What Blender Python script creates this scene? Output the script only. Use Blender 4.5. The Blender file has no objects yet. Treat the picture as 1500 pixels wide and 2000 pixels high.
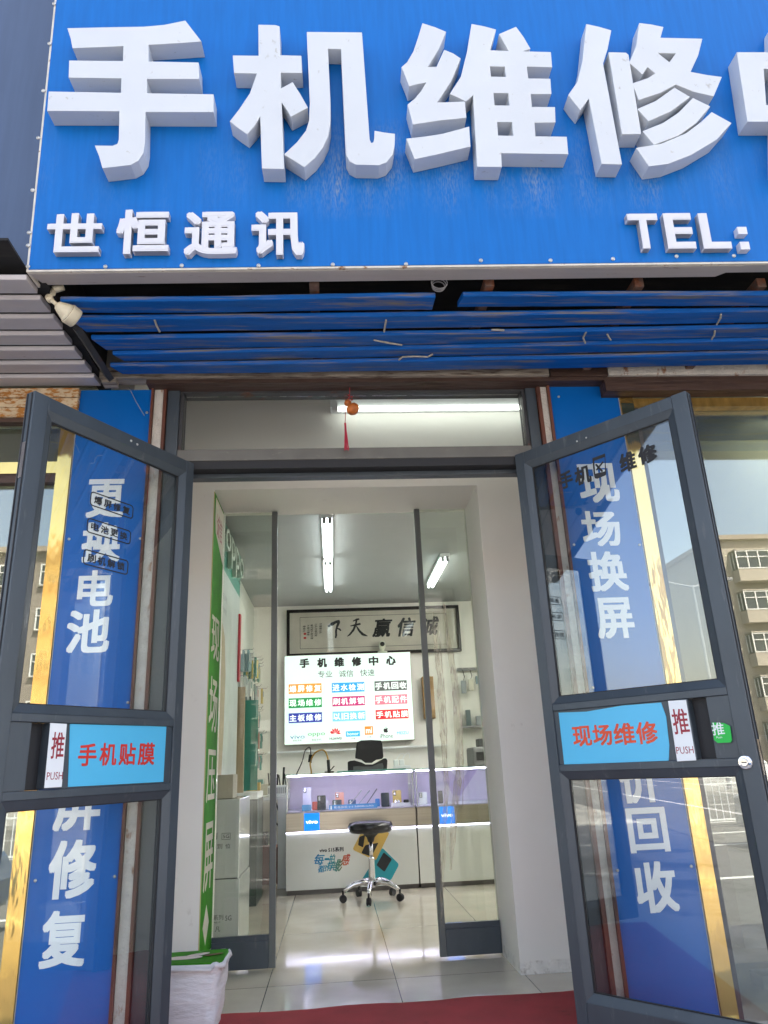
import bpy, bmesh, math, random
import numpy as np
from mathutils import Vector, Matrix
from mathutils.geometry import tessellate_polygon
random.seed(7)
scene = bpy.context.scene
COL = scene.collection
RAD = math.radians

# ------------------------------------------------------------------ camera
CAM_H = 0.94                      # above the shop floor; the pavement is a step lower
FPX, PITCH, ROLL, YAW = 1432.0, RAD(19.07), RAD(-2.6), RAD(4.48)
FW = np.array([math.sin(YAW)*math.cos(PITCH), math.cos(YAW)*math.cos(PITCH), math.sin(PITCH)])
r0 = np.array([math.cos(YAW), -math.sin(YAW), 0.0]); u0 = np.cross(r0, FW)
RT = r0*math.cos(ROLL)+u0*math.sin(ROLL); UP = -r0*math.sin(ROLL)+u0*math.cos(ROLL)
CP = np.array([0.0, 0.0, CAM_H])
cam_d = bpy.data.cameras.new('camera'); cam = bpy.data.objects.new('camera', cam_d); COL.objects.link(cam)
cam_d.sensor_fit = 'VERTICAL'; cam_d.sensor_height = 36.0; cam_d.sensor_width = 27.0
cam_d.lens = FPX/2000*36.0; cam_d.clip_start = 0.05; cam_d.clip_end = 2000
M4 = Matrix.Identity(4)
for i in range(3):
    M4[i][0] = RT[i]; M4[i][1] = UP[i]; M4[i][2] = -FW[i]; M4[i][3] = CP[i]
cam.matrix_world = M4
scene.camera = cam

# ------------------------------------------------------------------ world, sun, exposure
SUN_EL, SUN_ROT = RAD(58), RAD(30)          # the sun stands behind the shop
w = bpy.data.worlds.new('World'); scene.world = w; w.use_nodes = True
nt = w.node_tree; bg = nt.nodes['Background']
sky = nt.nodes.new('ShaderNodeTexSky'); sky.sky_type = 'NISHITA'; sky.sun_disc = False
sky.sun_elevation = SUN_EL; sky.sun_rotation = SUN_ROT
sky.air_density = 1.0; sky.dust_density = 2.5; sky.ozone_density = 1.0
tintn = nt.nodes.new('ShaderNodeMix'); tintn.data_type = 'RGBA'; tintn.blend_type = 'MULTIPLY'
tintn.inputs[0].default_value = 1.0; tintn.inputs[7].default_value = (1.0, 0.85, 0.73, 1)
nt.links.new(sky.outputs[0], tintn.inputs[6]); nt.links.new(tintn.outputs[2], bg.inputs[0])
bg.inputs[1].default_value = 0.15
sl = bpy.data.lights.new('sun', 'SUN'); sl.energy = 4.0; sl.angle = RAD(0.5); sl.color = (1, .95, .86)
so = bpy.data.objects.new('sun', sl); COL.objects.link(so)
sdir = Vector((math.sin(SUN_ROT)*math.cos(SUN_EL), math.cos(SUN_ROT)*math.cos(SUN_EL), math.sin(SUN_EL)))
so.rotation_euler = sdir.to_track_quat('Z', 'Y').to_euler(); so.location = (0, 0, 30)
vs = scene.view_settings
scene.display_settings.display_device = 'sRGB'
vs.view_transform = 'Standard'; vs.look = 'None'; vs.gamma = 1; vs.exposure = 2.66
scene.cycles.use_denoising = True
scene.cycles.max_bounces = 10; scene.cycles.transparent_max_bounces = 24
scene.cycles.glossy_bounces = 5; scene.cycles.diffuse_bounces = 5
scene.cycles.caustics_reflective = False; scene.cycles.caustics_refractive = False
scene.cycles.sample_clamp_indirect = 4.0

# ------------------------------------------------------------------ geometry helpers
def ray(x, y):
    v = FW*FPX+RT*(x-750)+UP*(1000-y); return v/np.linalg.norm(v)
class P:
    """a plane in the world: origin, right vector, up vector; n points to the viewer's side"""
    def __init__(s, O, u, v=(0, 0, 1)):
        s.O = np.array(O, float); s.u = np.array(u, float); s.u /= np.linalg.norm(s.u)
        s.v = np.array(v, float); s.v = s.v-s.u*(s.v@s.u); s.v /= np.linalg.norm(s.v)
        s.n = np.cross(s.u, s.v)
    def w(s, a, b, c=0.0): return s.O+s.u*a+s.v*b+s.n*c
    def px(s, x, y, c=0.0):
        r = ray(x, y); t = ((s.O+s.n*c-CP)@s.n)/(r@s.n); q = CP+r*t-s.O
        return (float(q@s.u), float(q@s.v))
    def off(s, c): return P(s.O+s.n*c, s.u, s.v)
    def box(s, x0, y0, x1, y1):
        """photo box -> local rectangle"""
        xm, ym = (x0+x1)/2, (y0+y1)/2
        return s.px(x0, ym)[0], s.px(x1, ym)[0], s.px(xm, y1)[1], s.px(xm, y0)[1]
def PY(Y, x0=0, z0=0): return P((x0, Y, z0), (1, 0, 0))
def PX(X): return P((X, 0, 0), (0, 1, 0))            # wall on the left, facing +x (n = +x), a = Y, b = z
def PZ(Z): return P((0, 0, Z), (1, 0, 0), (0, 1, 0))
def atz(x, y, z):
    r = ray(x, y); t = (z-CAM_H)/r[2]; return CP+r*t
def aty(x, y, Y):
    r = ray(x, y); return CP+r*(Y/r[1])

_txt = {}
def glyph(body, off=0.0, res=2, spacing=1.0):
    k = (body, off, res, spacing)
    if k not in _txt:
        c = bpy.data.curves.new('t', 'FONT'); c.body = body; c.offset = off; c.resolution_u = res
        c.space_character = spacing; c.fill_mode = 'FRONT'
        o = bpy.data.objects.new('t', c); COL.objects.link(o)
        dg = bpy.context.evaluated_depsgraph_get(); m = o.evaluated_get(dg).to_mesh()
        v = np.array([(q.co.x, q.co.y) for q in m.vertices]) if len(m.vertices) else np.zeros((3, 2))
        f = [tuple(p.vertices) for p in m.polygons]
        o.evaluated_get(dg).to_mesh_clear()
        bpy.data.objects.remove(o); bpy.data.curves.remove(c)
        mn, mx = v.min(0), v.max(0)
        _txt[k] = ((v-mn)/np.maximum(mx-mn, 1e-6), f, (mx-mn)[0]/max((mx-mn)[1], 1e-6))
    return _txt[k]

class MB:
    def __init__(s): s.v = []; s.f = []
    def add(s, vs_, fs):
        b = len(s.v); s.v += [tuple(map(float, q)) for q in vs_]; s.f += [tuple(i+b for i in f) for f in fs]; return s
    def box(s, x0, x1, y0, y1, z0, z1):
        return s.pbox(P((0, 0, 0), (1, 0, 0), (0, 1, 0)), x0, x1, y0, y1, z0, z1)
    def pbox(s, p, a0, a1, b0, b1, c0, c1):
        q = [p.w(a, b, c) for c in (min(c0, c1), max(c0, c1)) for b in (b0, b1) for a in (a0, a1)]
        return s.add(q, [(0, 2, 3, 1), (4, 5, 7, 6), (0, 1, 5, 4), (2, 6, 7, 3), (0, 4, 6, 2), (1, 3, 7, 5)])
    def quad(s, *q): return s.add(q, [tuple(range(len(q)))])
    def prism(s, p, poly, c0, c1, holes=()):
        loops = [list(poly)]+[list(h) for h in holes]
        pts = [q for l in loops for q in l]; n = len(pts)
        tr = tessellate_polygon([[Vector((q[0], q[1], 0)) for q in l] for l in loops])
        vv = [p.w(q[0], q[1], c1) for q in pts]+[p.w(q[0], q[1], c0) for q in pts]
        ff = []
        for t in tr:
            a, b, c = [np.array(pts[i]) for i in t]
            cr = (b[0]-a[0])*(c[1]-a[1])-(b[1]-a[1])*(c[0]-a[0])
            t = tuple(t) if cr > 0 else tuple(reversed(t))
            ff += [t, tuple(i+n for i in reversed(t))]
        o = 0
        for li, l in enumerate(loops):
            m = len(l); ar = sum(l[i][0]*l[(i+1) % m][1]-l[(i+1) % m][0]*l[i][1] for i in range(m))
            ccw = ar > 0
            if li: ccw = not ccw
            for i in range(m):
                j = (i+1) % m; q = (o+i, o+i+n, o+j+n, o+j)
                # outer ring running ccw: side normal outwards
                want = ccw if li == 0 else ccw
                ff.append(q if (ar > 0) == (li == 0) else tuple(reversed(q)))
            o += m
        return s.add(vv, ff)
    def tube(s, pts, r, n=8, close=True, radii=None):
        pts = [np.array(q, float) for q in pts]; rings = []
        up = np.array([0, 0, 1.0])
        for i, q in enumerate(pts):
            d = pts[min(i+1, len(pts)-1)]-pts[max(i-1, 0)]; d /= max(np.linalg.norm(d), 1e-9)
            a = np.cross(d, up if abs(d[2]) < .95 else np.array([1.0, 0, 0])); a /= np.linalg.norm(a); b = np.cross(d, a)
            rr = radii[i] if radii else r
            rings.append([q+(a*math.cos(t)+b*math.sin(t))*rr for t in np.linspace(0, 2*math.pi, n, endpoint=False)])
        vv = [q for rg in rings for q in rg]; ff = []
        for i in range(len(rings)-1):
            for j in range(n):
                ff.append((i*n+j, (i+1)*n+j, (i+1)*n+(j+1) % n, i*n+(j+1) % n))
        if close: ff += [tuple(range(n)), tuple(reversed(range((len(rings)-1)*n, len(rings)*n)))]
        return s.add(vv, ff)
    def lathe(s, c, prof, axis=(0, 0, 1), n=20):
        """prof: (radius, distance along axis)"""
        c = np.array(c, float); ax = np.array(axis, float); ax /= np.linalg.norm(ax)
        a = np.cross(ax, [1.0, 0, 0] if abs(ax[0]) < .9 else [0, 1.0, 0]); a /= np.linalg.norm(a); b = np.cross(ax, a)
        vv = []; ff = []
        for (r, h) in prof:
            for t in np.linspace(0, 2*math.pi, n, endpoint=False):
                vv.append(c+ax*h+(a*math.cos(t)+b*math.sin(t))*max(r, 1e-5))
        for i in range(len(prof)-1):
            for j in range(n):
                ff.append((i*n+j, i*n+(j+1) % n, (i+1)*n+(j+1) % n, (i+1)*n+j))
        ff += [tuple(reversed(range(n))), tuple(range((len(prof)-1)*n, len(prof)*n))]
        return s.add(vv, ff)
    def text(s, p, body, a0, a1, b0, b1, c=0.0, off=0.0, res=2, ext=0.0, spacing=1.0, shear=0.0):
        if off >= .008:
            # heavier weight: the same glyph laid over itself, shifted round by the stroke gain
            gh = (b1-b0)*off*1.1; gw = min(gh, (a1-a0)*off*1.6)
            n_ = 9 if off >= .02 else 5
            for i, (dx, dy) in enumerate(((0, 0), (1, 1), (-1, -1), (1, -1), (-1, 1), (1, 0), (-1, 0), (0, 1), (0, -1))[:n_]):
                e_ = (ext*.012 if ext > 0 else .00009)*i
                s.text(p, body, a0+gw+dx*gw, a1-gw+dx*gw, b0+gh+dy*gh, b1-gh+dy*gh, c=c if ext > 0 else c+e_, off=0, res=res, ext=ext-e_ if ext > 0 else 0, spacing=spacing, shear=shear)
            return s
        v, f, asp = glyph(body, 0.0, res, spacing)
        q = [p.w(a0+(a1-a0)*x+shear*(y-.5)*(b1-b0), b0+(b1-b0)*y, c+ext) for x, y in v]
        if ext <= 0: return s.add(q, f)
        n = len(q); q2 = [p.w(a0+(a1-a0)*x+shear*(y-.5)*(b1-b0), b0+(b1-b0)*y, c) for x, y in v]
        cnt = {}
        for t in f:
            for i in range(len(t)): e = (t[i], t[(i+1) % len(t)]); cnt[e] = 1
        side = [(e[1], e[0], e[0]+n, e[1]+n) for e in cnt if (e[1], e[0]) not in cnt]
        return s.add(q+q2, f+side)
    def textfit(s, p, body, a0, a1, b0, b1, **k):
        """centre a line inside the rectangle keeping its own shape"""
        _, _, asp = glyph(body, k.get('off', 0), k.get('res', 2), k.get('spacing', 1.0))
        W, H = a1-a0, b1-b0
        if W/H > asp: W2 = H*asp; m = (a0+a1)/2; a0, a1 = m-W2/2, m+W2/2
        else: H2 = W/asp; m = (b0+b1)/2; b0, b1 = m-H2/2, m+H2/2
        return s.text(p, body, a0, a1, b0, b1, **k)
    def build(s, name, m, parent=None, label=None, smooth=False, bevel=0.0, loc=None, weld=False):
        V = np.array(s.v); me = bpy.data.meshes.new(name)
        if parent is not None: org = np.array(parent['_o'])
        elif loc is not None: org = np.array(loc, float)
        else: org = np.array([(V[:, 0].min()+V[:, 0].max())/2, (V[:, 1].min()+V[:, 1].max())/2, V[:, 2].min()])
        me.from_pydata([tuple(q) for q in V-org], [], s.f); me.update()
        if weld:
            bm = bmesh.new(); bm.from_mesh(me); bmesh.ops.remove_doubles(bm, verts=bm.verts, dist=1e-5); bm.to_mesh(me); bm.free()
        if smooth: me.polygons.foreach_set('use_smooth', [True]*len(me.polygons)); 
        me.materials.append(m)
        o = bpy.data.objects.new(name, me); COL.objects.link(o)
        if parent is not None: o.parent = parent
        else: o.location = tuple(org)
        o['_o'] = tuple(map(float, org))
        if label: o['label'] = label
        if bevel:
            b = o.modifiers.new('bevel', 'BEVEL'); b.width = bevel; b.segments = 2; b.limit_method = 'ANGLE'; b.angle_limit = RAD(40)
        return o

def build_each(mb, name, m, parent, label=None, bevel=0.0):
    for k in range(len(mb.v)//8):
        b = MB(); b.v = mb.v[k*8:k*8+8]; b.f = [tuple(i-k*8 for i in f) for f in mb.f[k*6:k*6+6]]; b.build(name, m, parent, label, bevel=bevel)
def thing(name, loc, label, cat, group=None):
    o = bpy.data.objects.new(name, None); COL.objects.link(o); o.location = tuple(map(float, loc))
    o.empty_display_size = .05; o['_o'] = tuple(map(float, loc)); return tag(o, label, cat, group)
def tag(o, label, cat, group=None):
    o['label'] = label; o['category'] = cat
    if group: o['group'] = group
    return o
def struct(o): o['kind'] = 'structure'; return o
def dup(root, loc, label=None, rz=None):
    r = root.copy(); COL.objects.link(r); r.location = tuple(map(float, loc))
    if rz is not None: r.rotation_euler = (0, 0, rz)
    if label: r['label'] = label
    for ch in list(root.children):
        c = ch.copy(); COL.objects.link(c); c.parent = r
        for g in list(ch.children):
            d = g.copy(); COL.objects.link(d); d.parent = c
    return r
def putcopy(o, world, parent):
    """copy of a small part whose mesh is centred on its own origin"""
    c = o.copy(); COL.objects.link(c); c.parent = parent
    c.location = tuple(np.array(world, float)-np.array(parent['_o'])); return c

# ------------------------------------------------------------------ materials
def newmat(name):
    m = bpy.data.materials.new(name); m.use_nodes = True
    return m, m.node_tree, m.node_tree.nodes['Principled BSDF']
def N(t, typ, **k):
    n = t.nodes.new(typ)
    for a, b in k.items(): setattr(n, a, b)
    return n
def coords(t, scale):
    tc = N(t, 'ShaderNodeTexCoord'); mp = N(t, 'ShaderNodeMapping'); mp.inputs['Scale'].default_value = scale
    g = N(t, 'ShaderNodeNewGeometry')
    t.links.new(g.outputs['Position'], mp.inputs[0]); return mp.outputs[0]
def mat(name, col, rough=.5, metal=0.0, var=.08, vs_=(6, 6, 6), dirt=None, dthr=(.55, .7), dscale=(8, 8, 8), bump=0.0, bscale=120, spec=.5, coat=0.0, emit=None, es=0.0, detail=6):
    m, t, b = newmat(name); L = t.links
    b.inputs['Roughness'].default_value = rough; b.inputs['Metallic'].default_value = metal
    b.inputs['Specular IOR Level'].default_value = spec; b.inputs['Coat Weight'].default_value = coat
    n = N(t, 'ShaderNodeTexNoise'); n.inputs['Detail'].default_value = detail; n.inputs['Scale'].default_value = 1
    L.new(coords(t, vs_), n.inputs['Vector'])
    r = N(t, 'ShaderNodeMapRange'); r.inputs[1].default_value = .3; r.inputs[2].default_value = .7
    r.inputs[3].default_value = 1-var; r.inputs[4].default_value = 1+var; L.new(n.outputs[0], r.inputs[0])
    mul = N(t, 'ShaderNodeVectorMath', operation='SCALE'); mul.inputs[0].default_value = col; L.new(r.outputs[0], mul.inputs['Scale'])
    out = mul.outputs[0]
    if dirt:
        n2 = N(t, 'ShaderNodeTexNoise'); n2.inputs['Detail'].default_value = 8; n2.inputs['Roughness'].default_value = .65; n2.inputs['Scale'].default_value = 1
        L.new(coords(t, dscale), n2.inputs['Vector'])
        r2 = N(t, 'ShaderNodeMapRange'); r2.inputs[1].default_value = dthr[0]; r2.inputs[2].default_value = dthr[1]; L.new(n2.outputs[0], r2.inputs[0])
        mx = N(t, 'ShaderNodeMix', data_type='RGBA'); L.new(r2.outputs[0], mx.inputs[0]); L.new(out, mx.inputs[6]); mx.inputs[7].default_value = (*dirt, 1)
        out = mx.outputs[2]
        rr = N(t, 'ShaderNodeMapRange'); rr.inputs[3].default_value = rough; rr.inputs[4].default_value = min(1, rough+.3); L.new(r2.outputs[0], rr.inputs[0]); L.new(rr.outputs[0], b.inputs['Roughness'])
    L.new(out, b.inputs['Base Color'])
    if bump:
        n3 = N(t, 'ShaderNodeTexNoise'); n3.inputs['Scale'].default_value = 1; n3.inputs['Detail'].default_value = 3
        bs = bscale if isinstance(bscale, tuple) else (bscale,)*3
        L.new(coords(t, bs), n3.inputs['Vector']); bp = N(t, 'ShaderNodeBump'); bp.inputs['Strength'].default_value = bump; bp.inputs['Distance'].default_value = .01
        L.new(n3.outputs[0], bp.inputs['Height']); L.new(bp.outputs[0], b.inputs['Normal'])
    if emit: b.inputs['Emission Color'].default_value = (*emit, 1); b.inputs['Emission Strength'].default_value = es
    return m
def glassmat(name, tint=(.9, .94, .92), base=.03, k=1.0, rough=0.0, dirt=0.0):
    m, t, b = newmat(name); L = t.links; t.nodes.remove(b); out = t.nodes['Material Output']
    tr = N(t, 'ShaderNodeBsdfTransparent'); tr.inputs[0].default_value = (*tint, 1)
    gl = N(t, 'ShaderNodeBsdfGlossy'); gl.inputs['Roughness'].default_value = rough; gl.inputs[0].default_value = (1, 1, 1, 1)
    fr = N(t, 'ShaderNodeFresnel'); fr.inputs[0].default_value = 1.5
    ma = N(t, 'ShaderNodeMath', operation='MULTIPLY_ADD', use_clamp=True); ma.inputs[1].default_value = k; ma.inputs[2].default_value = base
    L.new(fr.outputs[0], ma.inputs[0]); mx = N(t, 'ShaderNodeMixShader'); L.new(ma.outputs[0], mx.inputs[0]); L.new(tr.outputs[0], mx.inputs[1]); L.new(gl.outputs[0], mx.inputs[2])
    res = mx.outputs[0]
    if dirt:
        df = N(t, 'ShaderNodeBsdfDiffuse'); df.inputs[0].default_value = (.7, .7, .68, 1)
        n = N(t, 'ShaderNodeTexNoise'); n.inputs['Scale'].default_value = 1; n.inputs['Detail'].default_value = 6; L.new(coords(t, (5, 5, 2)), n.inputs['Vector'])
        r = N(t, 'ShaderNodeMapRange'); r.inputs[1].default_value = .4; r.inputs[2].default_value = .8; r.inputs[4].default_value = dirt; L.new(n.outputs[0], r.inputs[0])
        m2 = N(t, 'ShaderNodeMixShader'); L.new(r.outputs[0], m2.inputs[0]); L.new(res, m2.inputs[1]); L.new(df.outputs[0], m2.inputs[2]); res = m2.outputs[0]
    L.new(res, out.inputs[0]); return m
def emat(name, col, s):
    m, t, b = newmat(name); b.inputs['Base Color'].default_value = (*col, 1); b.inputs['Emission Color'].default_value = (*col, 1); b.inputs['Emission Strength'].default_value = s; return m

M = {}
M['letter'] = mat('letter_white', (.56, .585, .61), .45, var=.03, vs_=(3, 3, 3), dirt=(.34, .32, .27), dthr=(.64, .74), dscale=(26, 60, 20), bump=.03, bscale=60)
M['letter_s'] = mat('letter_white_small', (.62, .62, .65), .5, var=.03)
# blue sign sheet: faint vertical brushing, dust washed down below the big letters
def sign_blue():
    m, t, b = newmat('sign_blue'); L = t.links
    b.inputs['Roughness'].default_value = .42; b.inputs['Specular IOR Level'].default_value = .25
    n = N(t, 'ShaderNodeTexNoise'); n.inputs['Scale'].default_value = 1; n.inputs['Detail'].default_value = 6; L.new(coords(t, (60, 60, 2.5)), n.inputs['Vector'])
    r = N(t, 'ShaderNodeMapRange'); r.inputs[1].default_value = .3; r.inputs[2].default_value = .7; r.inputs[3].default_value = .93; r.inputs[4].default_value = 1.07; L.new(n.outputs[0], r.inputs[0])
    mul = N(t, 'ShaderNodeVectorMath', operation='SCALE'); mul.inputs[0].default_value = (.0005, .125, .44); L.new(r.outputs[0], mul.inputs['Scale'])
    # dust: streaks in x, only in a band of heights
    n2 = N(t, 'ShaderNodeTexNoise'); n2.inputs['Scale'].default_value = 1; n2.inputs['Detail'].default_value = 9; n2.inputs['Roughness'].default_value = .6; L.new(coords(t, (9, 9, 1.6)), n2.inputs['Vector'])
    r2 = N(t, 'ShaderNodeMapRange'); r2.inputs[1].default_value = .42; r2.inputs[2].default_value = .66; L.new(n2.outputs[0], r2.inputs[0])
    n4 = N(t, 'ShaderNodeTexNoise'); n4.inputs['Scale'].default_value = 1; n4.inputs['Detail'].default_value = 5; L.new(coords(t, (190, 190, 40)), n4.inputs['Vector'])
    r4 = N(t, 'ShaderNodeMapRange'); r4.inputs[1].default_value = .4; r4.inputs[2].default_value = .65; L.new(n4.outputs[0], r4.inputs[0])
    g = N(t, 'ShaderNodeNewGeometry'); sx = N(t, 'ShaderNodeSeparateXYZ'); L.new(g.outputs['Position'], sx.inputs[0])
    a = N(t, 'ShaderNodeMapRange'); a.inputs[1].default_value = 2.80; a.inputs[2].default_value = 2.98; L.new(sx.outputs[2], a.inputs[0])
    c = N(t, 'ShaderNodeMapRange'); c.inputs[1].default_value = 3.30; c.inputs[2].default_value = 3.05; L.new(sx.outputs[2], c.inputs[0])
    p1 = N(t, 'ShaderNodeMath', operation='MULTIPLY'); L.new(a.outputs[0], p1.inputs[0]); L.new(c.outputs[0], p1.inputs[1])
    p2 = N(t, 'ShaderNodeMath', operation='MULTIPLY'); L.new(p1.outputs[0], p2.inputs[0]); L.new(r2.outputs[0], p2.inputs[1])
    p3 = N(t, 'ShaderNodeMath', operation='MULTIPLY'); L.new(p2.outputs[0], p3.inputs[0]); L.new(r4.outputs[0], p3.inputs[1])
    p4 = N(t, 'ShaderNodeMath', operation='MULTIPLY'); L.new(p3.outputs[0], p4.inputs[0])
    # washed down dust hangs in patches under the ends of the strokes
    mr = N(t, 'ShaderNodeMapRange'); mr.inputs[1].default_value = -1.0; mr.inputs[2].default_value = 1.8; L.new(sx.outputs[0], mr.inputs[0])
    rp = N(t, 'ShaderNodeValToRGB'); el = rp.color_ramp.elements; el[0].color = (.12,)*3+(1,); el[1].color = (.3,)*3+(1,)
    for (xx, vv) in ((-.72, .15), (-.60, .55), (-.48, .15), (-.16, .2), (-.10, .9), (-.04, .4), (.05, 1.2), (.12, .3), (.24, 1.2), (.32, .2), (.46, .9), (.53, .3), (.66, 1.0), (.80, 1.3), (.90, .2), (1.03, .8), (1.10, .3), (1.20, 1.2), (1.32, .8), (1.40, .2)):
        e_ = rp.color_ramp.elements.new((xx+1.0)/2.8); e_.color = (vv,)*3+(1,)
    L.new(mr.outputs[0], rp.inputs[0]); L.new(rp.outputs[0], p4.inputs[1])
    mx = N(t, 'ShaderNodeMix', data_type='RGBA'); L.new(p4.outputs[0], mx.inputs[0]); L.new(mul.outputs[0], mx.inputs[6]); mx.inputs[7].default_value = (.17, .24, .36, 1)
    L.new(mx.outputs[2], b.inputs['Base Color']); return m
M['sign'] = sign_blue()
M['vblue'] = mat('panel_blue', (.001, .112, .43), .3, var=.06, vs_=(2, 2, 2), spec=.3)
M['slat'] = mat('slat_blue', (.001, .105, .42), .5, spec=.2, var=.16, vs_=(3, 20, 20), dirt=(.24, .21, .17), dthr=(.51, .66), dscale=(2.6, 34, 80), bump=.35, bscale=(4, 20, 20))
M['slatg'] = mat('slat_grey', (.52, .49, .50), .5, var=.08, vs_=(2, 9, 9), dirt=(.22, .19, .16), dthr=(.66, .76), dscale=(14, 26, 26), bump=.15, bscale=(3, 12, 12))
M['slate'] = mat('slate_board', (.055, .083, .15), .35, var=.08, vs_=(40, 40, 2))
M['casing'] = mat('casing_grey', (.50, .46, .44), .5, var=.07, vs_=(3, 9, 9), dirt=(.20, .09, .05), dthr=(.64, .72), dscale=(9, 40, 40), bump=.2, bscale=(3, 30, 30))
M['edge'] = mat('casing_edge', (.62, .58, .50), .5, var=.15, vs_=(20, 20, 20), dirt=(.25, .12, .05), dthr=(.6, .68), dscale=(20, 20, 20))
M['void'] = mat('gap_shade_dark', (.012, .012, .013), .9, dirt=(.04, .035, .03), dthr=(.5, .7), dscale=(3, 12, 12))  # near black colour puts in the shade behind the slats and sign
M['rust'] = mat('rusty_steel', (.16, .10, .075), .75, var=.3, vs_=(12, 12, 12), dirt=(.25, .075, .03), dthr=(.45, .6), dscale=(14, 14, 14), bump=.4, bscale=80)
M['rustplate'] = mat('rust_plate', (.58, .46, .30), .7, var=.15, vs_=(10, 10, 10), dirt=(.38, .16, .035), dthr=(.46, .56), dscale=(26, 26, 60), bump=.5, bscale=70)
M['steeldark'] = mat('dark_steel', (.035, .036, .04), .5, var=.2, dirt=(.12, .04, .02), dthr=(.6, .7))
M['wood'] = mat('brown_wood', (.058, .030, .021), .55, var=.3, vs_=(3, 40, 40), dirt=(.03, .012, .01), dthr=(.5, .7), dscale=(4, 40, 40), bump=.4, bscale=(6, 60, 60))
M['woodv'] = mat('brown_wood_upright', (.12, .036, .018), .55, var=.3, vs_=(40, 40, 3), dirt=(.03, .012, .01), dthr=(.5, .7), dscale=(40, 40, 4), bump=.4, bscale=(60, 60, 6))
M['oldbeam'] = mat('weathered_beam', (.30, .26, .21), .8, var=.3, vs_=(3, 40, 40), dirt=(.08, .05, .035), dthr=(.48, .62), dscale=(5, 40, 50), bump=.6, bscale=(8, 60, 60))
M['plaster'] = mat('rough_plaster', (.56, .53, .48), .9, var=.12, vs_=(20, 20, 20), dirt=(.30, .15, .08), dthr=(.58, .66), dscale=(22, 22, 9), bump=.7, bscale=90)
M['alu'] = mat('grey_aluminium', (.048, .062, .076), .38, var=.12, vs_=(9, 9, 3), spec=.5, dirt=(.13, .14, .145), dthr=(.60, .78), dscale=(30, 30, 5), bump=.06, bscale=(60, 60, 8))
M['alud'] = mat('grey_aluminium_dusty', (.13, .125, .11), .5, var=.12, vs_=(10, 10, 10), dirt=(.22, .21, .18), dthr=(.6, .75), dscale=(10, 30, 30))
M['black'] = mat('rubber_black', (.012, .012, .014), .6)
M['white'] = mat('white_vinyl', (.80, .83, .84), .5, var=.03)
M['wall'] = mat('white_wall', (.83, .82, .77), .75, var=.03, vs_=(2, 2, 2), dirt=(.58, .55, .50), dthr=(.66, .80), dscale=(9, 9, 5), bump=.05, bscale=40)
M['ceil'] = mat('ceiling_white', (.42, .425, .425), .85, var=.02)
M['skirt'] = mat('flaking_plaster', (.79, .78, .73), .85, var=.1, vs_=(20, 20, 20), dirt=(.50, .47, .42), dthr=(.55, .7), dscale=(24, 24, 24), bump=.9, bscale=50)
M['red'] = mat('carpet_red', (.32, .026, .032), .85, var=.15, vs_=(6, 6, 6), bump=.3, bscale=400, dirt=(.14, .03, .03), dthr=(.6, .8), dscale=(10, 10, 10))
M['gold'] = mat('gold_mirror', (.74, .50, .16), .07, metal=1.0, var=.06, bump=.3, bscale=(12, 12, 3), detail=2)
M['goldold'] = mat('gold_tarnished', (.42, .26, .07), .3, metal=.8, var=.3, vs_=(30, 30, 8), bump=.3, bscale=30)
M['screw'] = mat('screw_zinc', (.62, .62, .60), .35, metal=.7, var=.2)
M['chrome'] = mat('chrome', (.72, .72, .74), .12, metal=1.0)
M['steelb'] = mat('brushed_steel', (.42, .38, .32), .3, metal=.9, var=.08, vs_=(2, 2, 60))
M['cream'] = mat('cream_plastic', (.70, .64, .48), .45, var=.06, dirt=(.36, .28, .16), dthr=(.62, .75), dscale=(30, 30, 30))
M['cyan'] = mat('sticker_cyan', (.09, .50, .78), .35, var=.05, vs_=(3, 3, 3))
M['redink'] = mat('red_print', (.62, .03, .02), .4, var=.05)
M['maroon'] = mat('maroon_print', (.30, .012, .03), .4)
M['green'] = mat('sticker_green', (.0, .46, .05), .4)
M['glass'] = glassmat('leaf_glass', (.96, .98, .97), .0, .22, 0, .005)
M['glassF'] = glassmat('fanlight_glass', (.97, .98, .97), .0, .35, 0, .01)
M['glassR'] = glassmat('coated_glass', (.95, .97, .96), .028, .85, 0, .004)
M['glassW'] = glassmat('window_glass', (.72, .75, .69), .10, 1.1, 0, .02)
M['glassS'] = glassmat('slider_glass', (.88, .90, .87), .0, .6, 0, .015)
M['glassC'] = glassmat('case_glass', (.97, .98, .98), .0, .35)
M['ledc'] = emat('case_led', (.80, .74, 1.0), 7.0)
M['aluS'] = mat('slider_aluminium', (.105, .115, .115), .4, var=.08)
M['seal'] = M['black']
M['teal'] = mat('teal_board', (.03, .25, .19), .4)
M['tealdk'] = mat('teal_header', (.012, .13, .085), .4)
M['bgreen'] = mat('banner_green', (.035, .22, .010), .6, spec=.1, var=.15, vs_=(14, 14, 14))
M['ivory'] = mat('ivory_print', (.60, .57, .48), .6)
M['grey'] = mat('grey_plastic', (.25, .25, .26), .5)
M['tan'] = mat('tan_panel', (.40, .31, .20), .5, var=.06)
M['tube'] = emat('lamp_tube', (.92, 1.0, .97), 1.5)
M['fill_tube'] = emat('fill_tube_bright', (1.0, .98, .92), 22.0)  # only for the unseen ceiling lamps added at the right
M['tube4'] = emat('fanlight_tube', (.96, 1.0, .94), .85)
M['window_fill'] = emat('window_fill_tube', (1.0, .98, .86), 7.0)  # only for the unseen lamps added in the show windows
M['led'] = emat('led_strip', (.78, .76, 1.0), 2.2)
def lbm(n, c, s=1.0): return emat(n, c, s)
def txt_label(s): return s

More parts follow.
